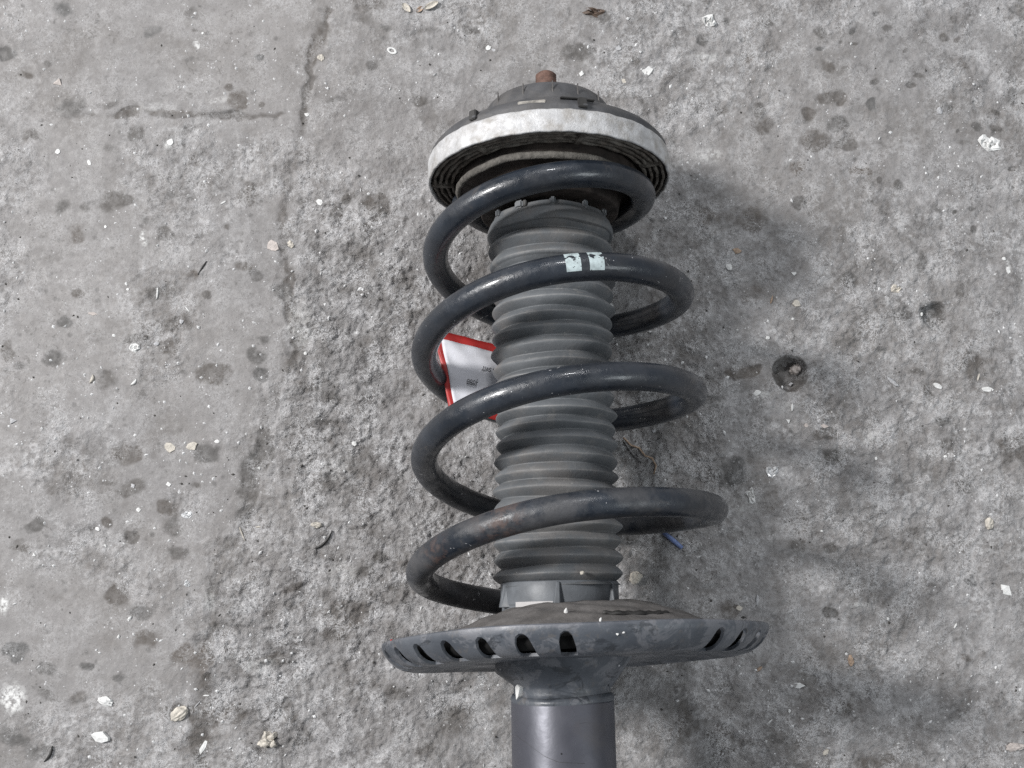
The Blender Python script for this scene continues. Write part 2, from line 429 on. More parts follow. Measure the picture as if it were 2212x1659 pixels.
# ------------------------------------------------------------------ floor
# (x, y, rx, ry, strength, brown) in picture points of the full frame, turned into places on the floor; stains plus some painted shadow
STAINS_SHADE = [
 (20,110,22,17,.9,.1),(53,160,15,12,.6,.6),(110,133,14,12,.5,.3),(160,227,35,20,.6,.2),(293,287,22,20,.75,.3),(77,300,22,16,.6,.4),
 (253,430,36,28,.8,.4),(130,447,22,20,.65,.2),(180,450,16,16,.5,.3),(353,503,20,20,.9,.4),(160,505,24,24,.5,.7),(540,413,26,30,.8,.5),
 (510,220,30,24,.8,.7),(493,190,12,13,.8,.6),(483,247,36,9,1,.3),(277,243,38,12,.9,.5),(328,72,18,14,.45,.0),(420,35,26,14,.4,.3),
 (427,64,10,9,.6,.4),(555,123,12,11,.55,0),(140,20,30,20,.5,.0),(417,350,20,14,.5,.6),(380,420,20,12,.5,.3),(425,510,14,10,.55,.5),
 (485,490,12,9,.7,.5),(570,235,12,8,.6,.6),(305,480,16,18,.5,.2),(233,320,18,16,.5,.3),(235,220,30,8,.5,.3),(400,250,60,7,.6,.4),
 (810,445,30,45,.8,.6),(790,500,22,25,.7,.4),(745,430,18,22,.7,.5),(732,220,30,12,.5,.3),(655,430,20,14,.6,.3),(720,455,16,30,.8,.4),
 (850,320,40,20,.3,.3),(905,210,34,12,.45,.4),(830,130,20,20,.3,.4),(780,45,30,22,.45,.4),(790,10,50,25,.55,.6),(1018,63,26,14,.6,.3),
 (930,65,20,12,.4,.3),(840,68,12,8,.6,.2),(815,140,16,18,.5,.3),(1250,115,50,22,.55,.3),(1370,130,16,12,.5,.4),(1380,205,26,12,.5,.4),
 (1040,95,18,20,.45,.4),(1300,35,40,18,.4,.3),(1040,190,36,10,.4,.6),
 (1525,87,15,15,1,.1),(1897,33,12,9,1,.1),(1845,72,12,14,.8,.0),(1775,77,16,18,.8,.3),(1778,108,15,9,.95,.0),(1602,80,9,7,.9,0),
 (1792,143,16,14,.6,.6),(1822,147,12,9,.6,.5),(1985,162,9,7,.9,.3),(1967,188,11,10,.9,.3),(1898,180,11,7,.8,.3),(1892,223,14,12,.8,0),
 (2042,237,10,13,.8,.1),(1795,213,24,18,.9,.5),(1822,223,15,12,.9,.6),(1752,243,24,20,.85,.6),(1655,267,32,24,.6,.5),(1812,267,34,24,.6,.2),
 (1832,310,42,20,.9,.4),(1765,300,42,24,.75,.6),(1708,360,26,22,.7,.8),(1725,437,20,16,.8,.2),(1508,233,14,12,.85,.3),(1562,240,20,12,.8,.5),
 (1642,237,16,14,.8,.3),(1618,130,12,18,.7,.9),(2065,287,10,9,.7,.2),(2115,283,12,9,.7,.2),(2153,277,11,9,.8,.3),(2147,240,9,8,.8,.3),
 (1852,373,24,12,.8,.9),(1942,400,14,10,.7,.3),(1895,393,10,10,.7,.3),(2025,453,14,12,.8,.1),(2112,497,9,9,.7,.2),(2192,360,10,7,.9,.2),
 (2192,413,6,6,.9,.2),(2028,77,12,9,.7,.4),(2055,90,8,10,.8,.7),(2070,130,40,14,.35,.8),(1575,45,10,8,.7,.1),(1660,48,20,14,.5,.3),
 (2180,20,10,6,.6,0),(2050,40,12,14,.5,.3),(1960,105,8,7,.6,.4),(2100,25,8,5,.6,.3),(2185,205,12,22,.6,.1),(2175,170,16,8,.4,0),
 (2140,400,10,5,.7,.2),(2105,450,12,6,.6,.2),(2065,455,8,5,.8,.2),(1920,65,10,6,.7,.3),(1850,100,10,6,.7,.4),(1820,95,10,8,.6,.3),
(2015,680,25,28,1,.1),(1958,683,26,22,.7,.2),(1828,616,27,17,.8,.2),(2095,790,36,34,.75,.5),(1608,800,38,16,.85,.8),
 (2002,850,22,20,.7,.4),(2025,906,18,14,.7,.2),(1578,1023,40,34,.55,.0),(1802,986,30,22,.8,.3),(1828,743,30,20,.45,.0),(2092,1053,32,24,.6,.3),
 (2192,970,46,44,.55,.5),(2042,970,20,30,.7,.4),(1785,943,30,14,.7,.4),(1530,470,60,30,.45,.9),(1620,480,50,40,.45,.9),(1640,640,60,28,.35,.9),  # brownest ones here paint the strut's cast shadow into the floor colour
 (2090,620,24,28,.5,.4),(1990,570,12,22,.6,.2),(1900,750,14,10,.6,.1),(1985,800,20,14,.5,.3),
 (1792,1326,20,14,.85,.3),(1818,1530,22,18,.6,.5),(2102,1250,20,12,.7,.0),(1722,1173,32,20,.7,.4),(1790,1180,20,16,.6,.4),(2090,1180,40,14,.4,.5),
 (1960,1140,30,12,.4,.3),(1560,1330,30,14,.5,.4),(2095,1420,16,12,.6,.7),(1550,1600,40,30,.6,.7),(1480,1560,40,40,.4,.8),(1620,1600,40,20,.4,.8),
 (1900,1640,60,18,.5,.7),(1580,1310,36,20,.5,.8),(2120,1420,14,30,.4,.7),
 (247,1283,29,24,.8,.6),(300,1320,28,22,.85,.2),(283,1156,18,14,.9,.4),(233,1133,14,12,.8,.6),(67,1140,22,18,.7,.2),(53,1180,26,18,.6,.5),
 (390,1186,30,16,.6,.3),(370,1133,36,22,.5,.3),(407,1423,38,24,.7,.9),(100,1450,26,20,.7,.2),(187,1443,16,10,.8,.1),(497,1543,26,20,.7,.6),
 (380,1536,42,20,.7,.4),(443,1550,40,34,.7,.5),(33,1406,36,26,.75,.0),(617,1540,30,24,.5,.5),(20,1590,40,30,.5,.1),(310,1385,40,22,.5,.7),
 (260,1460,18,14,.7,.1),(175,1500,30,14,.4,.5),(105,1500,30,14,.5,.3),(650,1590,30,14,.5,.4),(90,1620,50,20,.5,.1),(590,1430,40,20,.5,.7),
 (273,976,36,24,.85,.6),(443,980,36,24,.65,.2),(467,803,46,26,.8,.6),(560,800,20,14,.85,.1),(347,630,34,24,.75,.3),(300,726,40,24,.65,.3),
 (383,700,34,20,.75,.5),(367,743,40,18,.6,.6),(173,631,15,10,.7,.6),(147,690,18,16,.7,.1),(553,586,26,16,.7,.2),(527,570,34,12,.6,.6),
 (603,633,18,18,.85,.2),(550,766,22,16,.7,.2),(447,630,14,9,.7,.4),(20,753,28,22,.7,.5),(123,773,24,22,.7,.2),(53,786,20,14,.6,.2),
 (410,597,22,14,.5,.8),(105,560,30,16,.35,.4),(200,720,36,20,.4,.5),(230,820,30,30,.45,.4),(300,850,30,20,.4,.3),(150,1040,50,30,.45,.5),
 (280,1050,30,22,.7,.4),(90,1020,22,14,.4,.5),(360,1100,40,16,.6,.6),(430,1050,14,10,.6,.4),(240,1040,16,10,.6,.5),(560,730,14,14,.6,.2),
 (670,840,30,14,.6,.5),(690,920,40,16,.5,.3),(725,860,24,20,.5,.4),(650,910,22,12,.0,.0),(800,860,30,20,.4,.4),
 (700,1040,40,26,.4,.4),(790,1240,30,16,.7,.4),(820,1210,14,12,.8,.4),(640,1270,34,14,.6,.6),(760,1330,50,26,.5,.6),(720,1360,40,20,.5,.5),
 (850,1270,14,8,.9,.3),(800,1300,16,10,.7,.7),(980,1560,60,40,.4,.5),(850,1500,40,24,.5,.4),(930,1620,40,20,.4,.5),(760,1470,30,16,.4,.4),
]
CRACK = [(712,20),(700,60),(685,95),(672,125),(668,180),(655,240),(640,300),(622,370),(612,430),(605,480),(608,530),(623,586),(617,636),
         (633,693),(643,743),(610,806),(583,870),(567,936),(560,986),(543,1030),(533,1086),(517,1156),(483,1206),(467,1256),(467,1306),
         (463,1366),(443,1406),(430,1440),(437,1490),(440,1540),(433,1590),(430,1660)]
CRACK_W = [10,12,14,12,8,9,9,10,11,12,10,9,11,12,14,15,16,17,22,22,18,14,14,13,8,8,16,18,14,24,18,16]
CRACK2 = [(10,249),(90,242),(130,244),(200,246),(270,245),(350,240),(420,247),(480,248),(530,251),(600,259),(645,245)]
CRACK3 = [(1870,320),(1960,316),(2060,312),(2140,308)]
PALE = [(25,1510,34,34,1),(10,1310,10,24,1),(310,520,8,22,.9),(428,97,9,16,.8),(365,312,12,14,.7),(1640,848,28,14,.6),(2180,580,10,16,.8),
        (690,1140,18,12,.4),(340,230,50,10,.2),(470,215,30,10,.3),(1530,340,40,22,.35),(1530,130,34,18,.45),(1860,1310,30,10,.55),(740,1240,30,22,.35),
        (560,1440,34,22,.45),(460,1300,16,24,.5),(1880,950,22,20,.4),(1700,880,40,14,.35),(1610,1100,40,24,.3),(650,700,40,60,.35),(730,1010,40,30,.3)]


def fp(x, y):
    return np.array(floor_at(x, y))


def poly_dist(X, Y, pts, widths):
    d = np.full(X.shape, 1e9)
    side = np.zeros(X.shape)
    for k in range(len(pts) - 1):
        a, b = fp(*pts[k]), fp(*pts[k + 1])
        ab = b - a
        t = np.clip(((X - a[0]) * ab[0] + (Y - a[1]) * ab[1]) / (ab @ ab), 0, 1)
        qx, qy = a[0] + t * ab[0], a[1] + t * ab[1]
        wd = (widths[k] * (1 - t) + widths[k + 1] * t) * MM_PX * 1.15
        dd = np.hypot(X - qx, Y - qy) / wd
        s = ab[0] * (Y - a[1]) - ab[1] * (X - a[0])
        near = dd < d
        side = np.where(near, np.sign(s), side)
        d = np.where(near, dd, d)
    return d, side


def axis_lines(lo, hi, step, far):
    fine = np.arange(lo, hi + step * .5, step)
    out = []
    v, s = hi, step
    while v < far:
        s *= 1.35
        v += s
        out.append(v)
    neg = []
    v, s = lo, step
    while v > -far:
        s *= 1.35
        v -= s
        neg.append(v)
    return np.array(neg[::-1] + list(fine) + out)


GX = axis_lines(-0.385, 0.375, 0.0011, 1.6)
GY = axis_lines(-0.125, 0.455, 0.0011, 1.6)
X, Y = np.meshgrid(GX, GY)
wx = X + 0.011 * (fbm(X, Y, 0.018, 4, 5) - .5)
wy = Y + 0.011 * (fbm(X, Y, 0.018, 4, 9) - .5)
stain_shade = np.zeros(X.shape)
vm = fbm(X, Y, .02, 3, 55)
vm2 = fbm(X, Y, .008, 3, 56)
brown = fbm(X, Y, 0.05, 3, 40)
pit = np.zeros(X.shape)
for (sx, sy, rx, ry, st, br) in STAINS_SHADE:
    c = fp(sx, sy)
    q = np.hypot((wx - c[0]) / (rx * MM_PX), (wy - c[1]) / (ry * MM_PX))
    a = st * (0.90 + .7 * (vm - .5)) * (1 - smooth01(q + .9 * (vm2 - .5), 0.35, 1.3))
    brown = np.where(a > stain_shade, br, brown)
    stain_shade = np.maximum(stain_shade, a)
    pit = np.maximum(pit, a if st > .84 else 0)
cd_, side = poly_dist(wx, wy, CRACK, CRACK_W)
c2_, _ = poly_dist(wx, wy, CRACK2, [5,7,8,8,9,9,8,10,7,4,4])
c3_, _ = poly_dist(wx, wy, CRACK3, [5,4,4,3])
crack = 0.86 * (1 - smooth01(cd_ + 1.5 * (vm2 - .5), .1, 1.6)) * (.36 + .64 * smooth01(fbm(X, Y, 0.05, 3, 77), .35, .6))
crack = np.maximum(crack, .48 * (1 - smooth01(c2_ + (vm2 - .5), .2, 1.5)) * (.3 + .7 * smooth01(vm, .35, .6)))
crack = np.maximum(crack, .28 * (1 - smooth01(c3_ + (vm2 - .5), .2, 1.5)) * smooth01(vm, .35, .6))
stain_shade = np.maximum(stain_shade, crack)
# flaked, rough skin to the right of the crack, fading towards the far side of the picture
right = np.clip(.5 + .5 * side * np.minimum(cd_ / (1.0 + 5 * smooth01(vm, .45, .6)), 1), 0, 1)
topfade = 1 - smooth01(Y, 0.22, 0.37)
xfade = 1 - 0.38 * smooth01(X, 0.10, 0.30)
rough = right * topfade * xfade * (0.55 + 0.45 * smooth01(fbm(X, Y, 0.07, 3, 21), .3, .6))
rough = np.maximum(rough, 0.10 + 0.42 * smooth01(fbm(X, Y, 0.06, 4, 33), .46, .68) + 0.16 * right)
# blur the mask a little so that it has no hard line of its own
for _ in range(8):
    rough = (rough + np.roll(rough, 1, 0) + np.roll(rough, -1, 0) + np.roll(rough, 1, 1) + np.roll(rough, -1, 1)) / 5
pale = np.zeros(X.shape)
for (sx, sy, rx, ry, st) in PALE:
    c = fp(sx, sy)
    q = np.hypot((wx - c[0]) / (rx * MM_PX), (wy - c[1]) / (ry * MM_PX))
    pale = np.maximum(pale, st * (1 - smooth01(q, .4, 1.1)))
Z = 0.0016 * (fbm(X, Y, 0.09, 3, 3) - .5)
Z += (0.0001 + 0.0023 * rough) * (fbm(X, Y, 0.012, 4, 13, .6) - .5) * 2
cr = np.abs(fbm(X, Y, 0.007, 3, 61, .6) - .5)
Z += rough * 0.0014 * (1 - smooth01(cr, 0, .10))
Z += (0.03 + rough) * 0.0011 * (fbm(X, Y, 0.0045, 2, 62) - .5)
Z -= 0.0010 * pit + 0.0011 * crack
Z -= 0.0012 * right * topfade * (1 - smooth01(cd_, 0, 6))
# the round hole with a pebble in it
hc = fp(1708, 806)
qh = np.hypot((X + .3 * (wx - X) - hc[0]) / (39 * MM_PX), (Y + .3 * (wy - Y) - hc[1]) / (41 * MM_PX))
stain_shade = np.maximum(stain_shade, 1.0 * (1 - smooth01(qh, .85, 1.08)))  # hole interior also darkened in colour, standing for the shade inside it
Z -= 0.0100 * (1 - smooth01(qh, .70, 1.0)) * (0.75 + 0.5 * fbm(X, Y, 0.006, 2, 90))
hc2 = fp(2015, 680)
q2 = np.hypot((wx - hc2[0]) / (24 * MM_PX), (wy - hc2[1]) / (27 * MM_PX))
Z -= 0.0040 * (1 - smooth01(q2, .6, 1.05)) * (0.6 + 0.8 * fbm(X, Y, 0.005, 2, 91))
far = np.maximum(np.abs(X), np.abs(Y)) > 0.6
Z = np.where(far, 0.0008 * (fbm(X, Y, 0.2, 2, 3) - .5), Z)
ny, nx = X.shape
me = bpy.data.meshes.new('floor')
me.vertices.add(nx * ny)
me.vertices.foreach_set('co', np.stack([X, Y, Z], -1).astype(np.float32).ravel())
idx = np.arange(nx * ny).reshape(ny, nx)
quads = np.stack([idx[:-1, :-1], idx[:-1, 1:], idx[1:, 1:], idx[1:, :-1]], -1).reshape(-1, 4)
nf = len(quads)
me.loops.add(nf * 4)
me.loops.foreach_set('vertex_index', quads.astype(np.int32).ravel())
me.polygons.add(nf)
me.polygons.foreach_set('loop_start', np.arange(0, nf * 4, 4, dtype=np.int32))
me.polygons.foreach_set('use_smooth', np.ones(nf, dtype=bool))
me.update(calc_edges=True)
for nm, arr in (('stain_shade', stain_shade), ('rough', rough), ('pale', pale), ('brown', np.clip(brown, 0, 1))):
    at = me.attributes.new(nm, 'FLOAT', 'POINT')
    at.data.foreach_set('value', arr.astype(np.float32).ravel())
floor = link('concrete_floor', me, M_CONC, smooth=False)
floor['kind'] = 'structure'
floor['label'] = 'worn grey concrete floor with dark stains, cracks and flaked patches'


def ground_z(x, y):
    i = int(np.clip(np.searchsorted(GX, x) - 1, 0, nx - 2))
    j = int(np.clip(np.searchsorted(GY, y) - 1, 0, ny - 2))
    return float(Z[j:j + 2, i:i + 2].mean())


# ------------------------------------------------------------------ strut
root = bpy.data.objects.new('suspension_strut', None)
COL.objects.link(root)
root.matrix_world = ROOT
root.empty_display_size = 0.05
tag(root, 'used car suspension strut with black coil spring lying on the concrete floor', 'suspension strut')


def part(o):
    o.parent = root
    o.matrix_parent_inverse = Matrix.Identity(4)
    o.location = (0, 0, AXIS_H)
    return o


def lathe(name, prof, mat, parent=None, seg=128, rfun=None, close=True, first=None):
    """prof = [(r, s)...] turned about the damper axis (local Y); angle 90 deg faces up"""
    n = len(prof)
    V, Fc = [], []
    for k in range(seg):
        a = 2 * math.pi * k / seg
        for (r, s) in prof:
            rr, ss = rfun(r, s, a) if rfun else (r, s)
            V.append((rr * math.cos(a), ss, rr * math.sin(a)))
    for k in range(seg):
        k2 = (k + 1) % seg
        for j in range(n if close else n - 1):
            j2 = (j + 1) % n
            Fc.append((k * n + j, k * n + j2, k2 * n + j2, k2 * n + j))
    o = from_arrays(name, V, Fc, mat, parent)
    bm = bmesh.new()
    bm.from_mesh(o.data)
    bmesh.ops.remove_doubles(bm, verts=bm.verts, dist=1e-7)
    bmesh.ops.recalc_face_normals(bm, faces=bm.faces)
    bm.to_mesh(o.data)
    bm.free()
    return o


def rounded(prof, rad=0.0006, steps=3):
    """round every corner of a closed profile"""
    out = []
    n = len(prof)
    for k in range(n):
        p0, p1, p2 = (np.array(prof[(k + d) % n], float) for d in (-1, 0, 1))
        a, b = p0 - p1, p2 - p1
        la, lb = np.linalg.norm(a), np.linalg.norm(b)
        if la < 1e-9 or lb < 1e-9 or p1[0] < 1e-6:
            out.append(tuple(p1))
            continue
        r = min(rad, la * .45, lb * .45)
        s, e = p1 + a / la * r, p1 + b / lb * r
        for q in range(steps + 1):
            t = q / steps
            out.append(tuple((1 - t) ** 2 * s + 2 * t * (1 - t) * p1 + t * t * e))
    return out


def wob(amp, f1, f2, ph=0.0):
    return lambda r, s, a: (r * (1 + amp * math.sin(f1 * a + ph) + amp * .6 * math.sin(f2 * a + 2.1 * ph + s * 300)), s)


# --- damper tube, collar, neck
tube = part(lathe('damper_tube', rounded([(0.0, -0.30), (0.0272, -0.30), (0.0272, -0.0375), (0.0, -0.0375)], 0.0012), M_TUBE, seg=160))
bead = lathe('weld_bead', rounded([(0.0255, -0.0400), (0.0272, -0.0385), (0.0274, -0.0362), (0.0262, -0.0345), (0.0240, -0.0345), (0.0240, -0.0400)], 0.0008), M_PLATE, tube, seg=128,
             rfun=lambda r, s, a: (r, s + 0.0009 * math.sin(a * 2 + .7)))


def neckf(r, s, a):
    t = min(1, max(0, (-0.012 - s) / 0.019))
    if r < 0.022:
        return r, s
    ca = math.cos(a)
    flare = (0.0125 * (1 - t) if ca > 0 else 0.0125 * (1 - t) * ca * ca + (1 - ca * ca) * .0125 * (1 - t)) if ca > 0 else 0.0118 * (1 - t) * (1 + ca) ** 1.6 - ca * 0.0106 * (1 - min(1, max(0, (t - .58) / .36)))
    base = 0.0256 + (0.0 if t < 1 else 0)
    rr = base + flare * (1.0 + .08 * ca)
    # two pressed folds
    for c, wd, am in ((0.62, 0.10, 0.0011), (0.95, 0.09, -0.0009), (2.5, .14, .0006)):
        d = (a - c)
        rr += am * (1 - t) * math.exp(-(d / wd) ** 2)
    return rr, s


nprof = [(0.02, -0.008)] + [(0.03, -0.008 - 0.023 * k / 24) for k in range(25)] + [(0.0262, -0.0335), (0.0256, -0.037), (0.02, -0.037)]
neck = part(lathe('neck_collar', nprof, M_PLATE, seg=200, rfun=neckf))
bm = bmesh.new()
for (r, a, s_) in ((.0420, 4, -.0095), (.0425, 26, -.0098), (.0375, 50, -.0095), (.0262, 8, -.0318), (.0268, 30, -.0312), (.0282, 56, -.0238), (.024, 20, -.0095), (.024, 20, -.030)):
    a = math.radians(a)
    bm.verts.new((r * math.cos(a), s_, r * math.sin(a)))
bmesh.ops.convex_hull(bm, input=bm.verts[:])
bmesh.ops.bevel(bm, geom=bm.edges[:], offset=.0009, segments=2, affect='EDGES')
gm = bpy.data.meshes.new('gusset')
bm.to_mesh(gm)
bm.free()
sharp(link('gusset', gm, M_PLATE, neck), 50)


def on_tube(pts, r, width, name, mat, parent):
    """thin raised line over a cylinder; pts = (angle deg, s)"""
    V, Fc = [], []
    q = []
    for k in range(len(pts) - 1):
        for j in range(6):
            t = j / 6
            q.append((pts[k][0] * (1 - t) + pts[k + 1][0] * t, pts[k][1] * (1 - t) + pts[k + 1][1] * t))
    q.append(pts[-1])
    for k, (a, s) in enumerate(q):
        a = math.radians(a) + 0.004 * math.sin(k * 2.3)
        wv = width * (0.6 + .5 * random.random())
        for off, rr in ((-wv, r - .0003), (0, r + .00008), (wv, r - .0003)):
            V.append((rr * math.cos(a), s + off, rr * math.sin(a)))
    for k in range(len(q) - 1):
        for j in range(2):
            Fc.append((k * 3 + j, k * 3 + j + 1, k * 3 + j + 4, k * 3 + j + 3))
    return from_arrays(name, V, Fc, mat, parent)


on_tube([(157, -0.0535), (135, -0.0570), (112, -0.0630), (98, -0.0655), (84, -0.0660), (70, -0.0665)], 0.0272, 0.00058, 'scratch', M_DARKBIT, tube)
on_tube([(75, -0.0475), (68, -0.0470), (62, -0.0475)], 0.0272, 0.00020, 'scratch', M_DARKBIT, tube)
V = []
for (a, s) in [(152, -0.0298), (150, -0.0362), (146, -0.0345), (143, -0.0300), (147, -0.0285)]:
    a = math.radians(a)
    V.append((0.0282 * math.cos(a), s, 0.0282 * math.sin(a)))
for (a, s) in [(152, -0.0298), (150, -0.0362), (146, -0.0345), (143, -0.0300), (147, -0.0285)]:
    a = math.radians(a)
    V.append((0.0235 * math.cos(a), s, 0.0235 * math.sin(a)))
from_arrays('paint_flake', V, [(0, 1, 2, 3, 4), (9, 8, 7, 6, 5)] + [(k, k + 5, (k + 1) % 5 + 5, (k + 1) % 5) for k in range(5)], M_WHITE, neck, False)

# --- spring plate: a pressed dish, rim up, drain slots through its wall; sits askew on the tube
PLATE = Matrix.Translation((0.0072, -0.0062, 0)) @ Matrix.Rotation(math.radians(1.7), 4, 'Z') @ Matrix.Rotation(math.radians(-4.3), 4, 'X')
pp = [(0.1018, 0.0004), (0.1020, -0.0012), (0.1012, -0.0035), (0.0996, -0.0058), (0.0976, -0.0083), (0.0950, -0.0104), (0.0925, -0.0117), (0.0900, -0.0123),
      (0.0850, -0.0126), (0.0800, -0.0124), (0.0770, -0.0112), (0.0560, -0.0108), (0.0430, -0.0112), (0.0280, -0.0112),
      (0.0280, -0.0093), (0.0430, -0.0093), (0.0560, -0.0090), (0.0780, -0.0096), (0.0810, -0.0107), (0.0850, -0.0111), (0.0893, -0.0109),
      (0.0920, -0.0103), (0.0942, -0.0091), (0.0965, -0.0072), (0.0983, -0.0050), (0.1001, -0.0020), (0.1003, 0.0004), (0.1010, 0.0010)]
plate = lathe('spring_plate', pp, M_PLATE, seg=240, rfun=lambda r, s, a: (r * (1 + 0.004 * math.cos(a - 2.2) + .0012 * math.sin(5 * a)), s + .0004 * math.sin(3 * a + 1) + .00025 * math.sin(7 * a)))
slots = [(-85, 1), (-74.5, 1), (-63, 1), (-51, 1), (-39.5, 1), (-28, 1), (-16.5, 1), (-5, 1), (39.5, -1), (50.5, -1), (61.5, -1), (72, -1)]
V, Fc = [], []
tomb = [(-0.0040, -0.0046), (0.0056, -0.0050), (0.0042, -0.0005), (0.0030, 0.0026), (0.0012, 0.0043), (-0.0010, 0.0045), (-0.0029, 0.0032), (-0.0040, 0.0004)]
for (dg, mir) in slots:
    a = math.radians(90 - dg)
    b0 = len(V)
    k_ = 0.84 + .12 * random.random()
    for rr in (0.0880, 0.1080):
        for (u, v) in tomb:
            aa = a - (u * mir * k_) / 0.098 * (1.0)
            V.append((rr * math.cos(aa), v * .80 - 0.0072 + (0.0022 if rr > .1 else -0.0022), rr * math.sin(aa)))
    nq = len(tomb)
    lo = list(range(b0, b0 + nq))
    hi = list(range(b0 + nq, b0 + 2 * nq))
    Fc += [tuple(lo), tuple(hi[::-1])] + [(lo[(j + 1) % nq], lo[j], hi[j], hi[(j + 1) % nq]) for j in range(nq)]
cut = from_arrays('slot_cutter', V, Fc, None, None, False)
bm = bmesh.new()
bm.from_mesh(cut.data)
bmesh.ops.recalc_face_normals(bm, faces=bm.faces)
bm.to_mesh(cut.data)
bm.free()
mod = plate.modifiers.new('slots', 'BOOLEAN')
mod.operation, mod.solver, mod.object = 'DIFFERENCE', 'EXACT', cut
dg_ = bpy.context.evaluated_depsgraph_get()
newm = bpy.data.meshes.new_from_object(plate.evaluated_get(dg_))
plate.modifiers.clear()
plate.data = newm
newm.name = 'spring_plate'
bpy.data.objects.remove(cut)
newm.polygons.foreach_set('use_smooth', [True] * len(newm.polygons))
sharp(plate, 40)
co = np.empty(len(newm.vertices) * 3, np.float32)
newm.vertices.foreach_get('co', co)
co = co.reshape(-1, 3)
rr_ = np.hypot(co[:, 0], co[:, 2])
an_ = np.degrees(np.arctan2(co[:, 2], co[:, 0]))
worn = np.clip(1 - np.abs(co[:, 1] - 0.0002) / 0.0012, 0, 1) * (rr_ > .1) * (0.25 + .75 * np.clip(1 - np.abs(an_ - 112) / 22, 0, 1))
worn *= 0.55
at = newm.attributes.new('worn', 'FLOAT', 'POINT')
at.data.foreach_set('value', worn.astype(np.float32))
plate.parent = root
plate.matrix_local = Matrix.Translation((0, 0, AXIS_H)) @ PLATE
# rubber pad that the last turn rests on
pad_prof = [(0.0345, -0.0080)] + [(0.0345 + 0.0470 * k / 26, 0.0172 - 0.0172 * (k / 26) ** 1.25) for k in range(27)] + [(0.0840, -0.0012), (0.0846, -0.0060), (0.0800, -0.0085)]


def padf(r, s, a):
    if s < -0.001:
        return r, s
    u = 0.0006 * math.sin(3 * a + 1) + 0.0003 * math.sin(9 * a + r * 400) + 0.00012 * math.sin(23 * a)
    return r, s + u - 0.0012 * max(0, math.cos(a - math.radians(150)))


pad = lathe('spring_pad', pad_prof, M_PAD, plate, seg=180, rfun=padf)
lathe('slot_shade_ring', [(0.0847, -0.0016), (0.0900, -0.0020), (0.0945, -0.0036), (0.0942, -0.0066), (0.0912, -0.0089), (0.0885, -0.0098), (0.0850, -0.0098)], M_SLOT_SHADE, plate, seg=160)  # dark ring added behind the slots so their inside reads as black shade
# open black gap in the pad edge, right of the middle: its shade is put in as a dark strip
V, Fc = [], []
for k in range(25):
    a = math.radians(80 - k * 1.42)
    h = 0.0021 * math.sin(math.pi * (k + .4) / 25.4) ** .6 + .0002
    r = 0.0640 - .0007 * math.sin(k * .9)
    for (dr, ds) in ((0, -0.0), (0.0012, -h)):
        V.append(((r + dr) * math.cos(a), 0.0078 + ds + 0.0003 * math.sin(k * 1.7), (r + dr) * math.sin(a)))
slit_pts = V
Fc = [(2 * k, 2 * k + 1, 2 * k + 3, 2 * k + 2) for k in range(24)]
sl = from_arrays('pad_gap_shade', V, Fc, M_DARKBIT, pad)
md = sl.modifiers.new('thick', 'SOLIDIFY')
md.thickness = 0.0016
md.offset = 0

# small crumbs of white grit caught on the plate and boot
def crumb(name, p, r, mat, parent, stretch=(1, 1, 1), seed=0):
    bm = bmesh.new()
    bmesh.ops.create_icosphere(bm, subdivisions=2, radius=r)
    rd = random.Random(seed)
    ph = [rd.uniform(0, 6) for _ in range(6)]
    for v in bm.verts:
        c = v.co / r
        k = 1 + .22 * math.sin(3.1 * c.x + ph[0]) * math.sin(2.7 * c.y + ph[1]) + .16 * math.sin(5 * c.z + ph[2] + 3 * c.x)
        v.co = Vector((v.co.x * k * stretch[0], v.co.y * k * stretch[1], v.co.z * k * stretch[2]))
    me = bpy.data.meshes.new(name)
    bm.to_mesh(me)
    bm.free()
    o = link(name, me, mat, parent)
    o.location = p
    return o


def plate_pt(dg, r, s):
    a = math.radians(90 - dg)
    return (r * math.cos(a), s, r * math.sin(a))


crumb('grit_crumb', plate_pt(-6, .060, .0092), .0011, M_WHITE, plate, (.8, 1.5, .8), 1)
crumb('grit_crumb', plate_pt(4, .1000, .0012), .0008, M_WHITE, plate, (.8, 1.5, .8), 2)
crumb('grit_crumb', plate_pt(8, .1008, -.0052), .0007, M_WHITE, plate, (1, .8, .8), 3)
crumb('grit_crumb', plate_pt(9.6, .1010, -.0046), .0007, M_WHITE, plate, (1, .8, .8), 4)
crumb('grit_crumb', plate_pt(-5.5, .1002, -.0012), .0009, M_WHITE, plate, (1, .6, .8), 5)
rp = crumb('red_paint_dot', plate_pt(-66, .1012, .0006), .0011, M_RED, plate, (1.2, .8, .8), 6)

# --- coil spring: angle 0 = right, 90 = up, 180 = left; falls towards the plate
NODES = [(-172, 0.0515, .2475), (-90, 0.0525, .2445), (0, 0.0540, .2425), (90, 0.0615, .2322), (180, 0.0668, .2100), (270, .0700, .1868), (360, .0733, .1820),
         (450, .0735, .1760), (540, .0730, .1494), (630, .0745, .1268), (720, .0775, .1248), (810, .0755, .1176), (900, .0730, .0897),
         (990, .0775, .0640), (1080, .0850, .0602), (1170, .0775, .0550), (1260, .0752, .0276), (1338, .0722, .0122)]
nd = np.array(NODES)


def hermite(x, xs, ys):
    m_ = np.gradient(ys, xs)
    k = np.clip(np.searchsorted(xs, x) - 1, 0, len(xs) - 2)
    h = xs[k + 1] - xs[k]
    t = (x - xs[k]) / h
    return ((2 * t**3 - 3 * t**2 + 1) * ys[k] + (t**3 - 2 * t**2 + t) * h * m_[k] + (-2 * t**3 + 3 * t**2) * ys[k + 1] + (t**3 - t**2) * h * m_[k + 1])


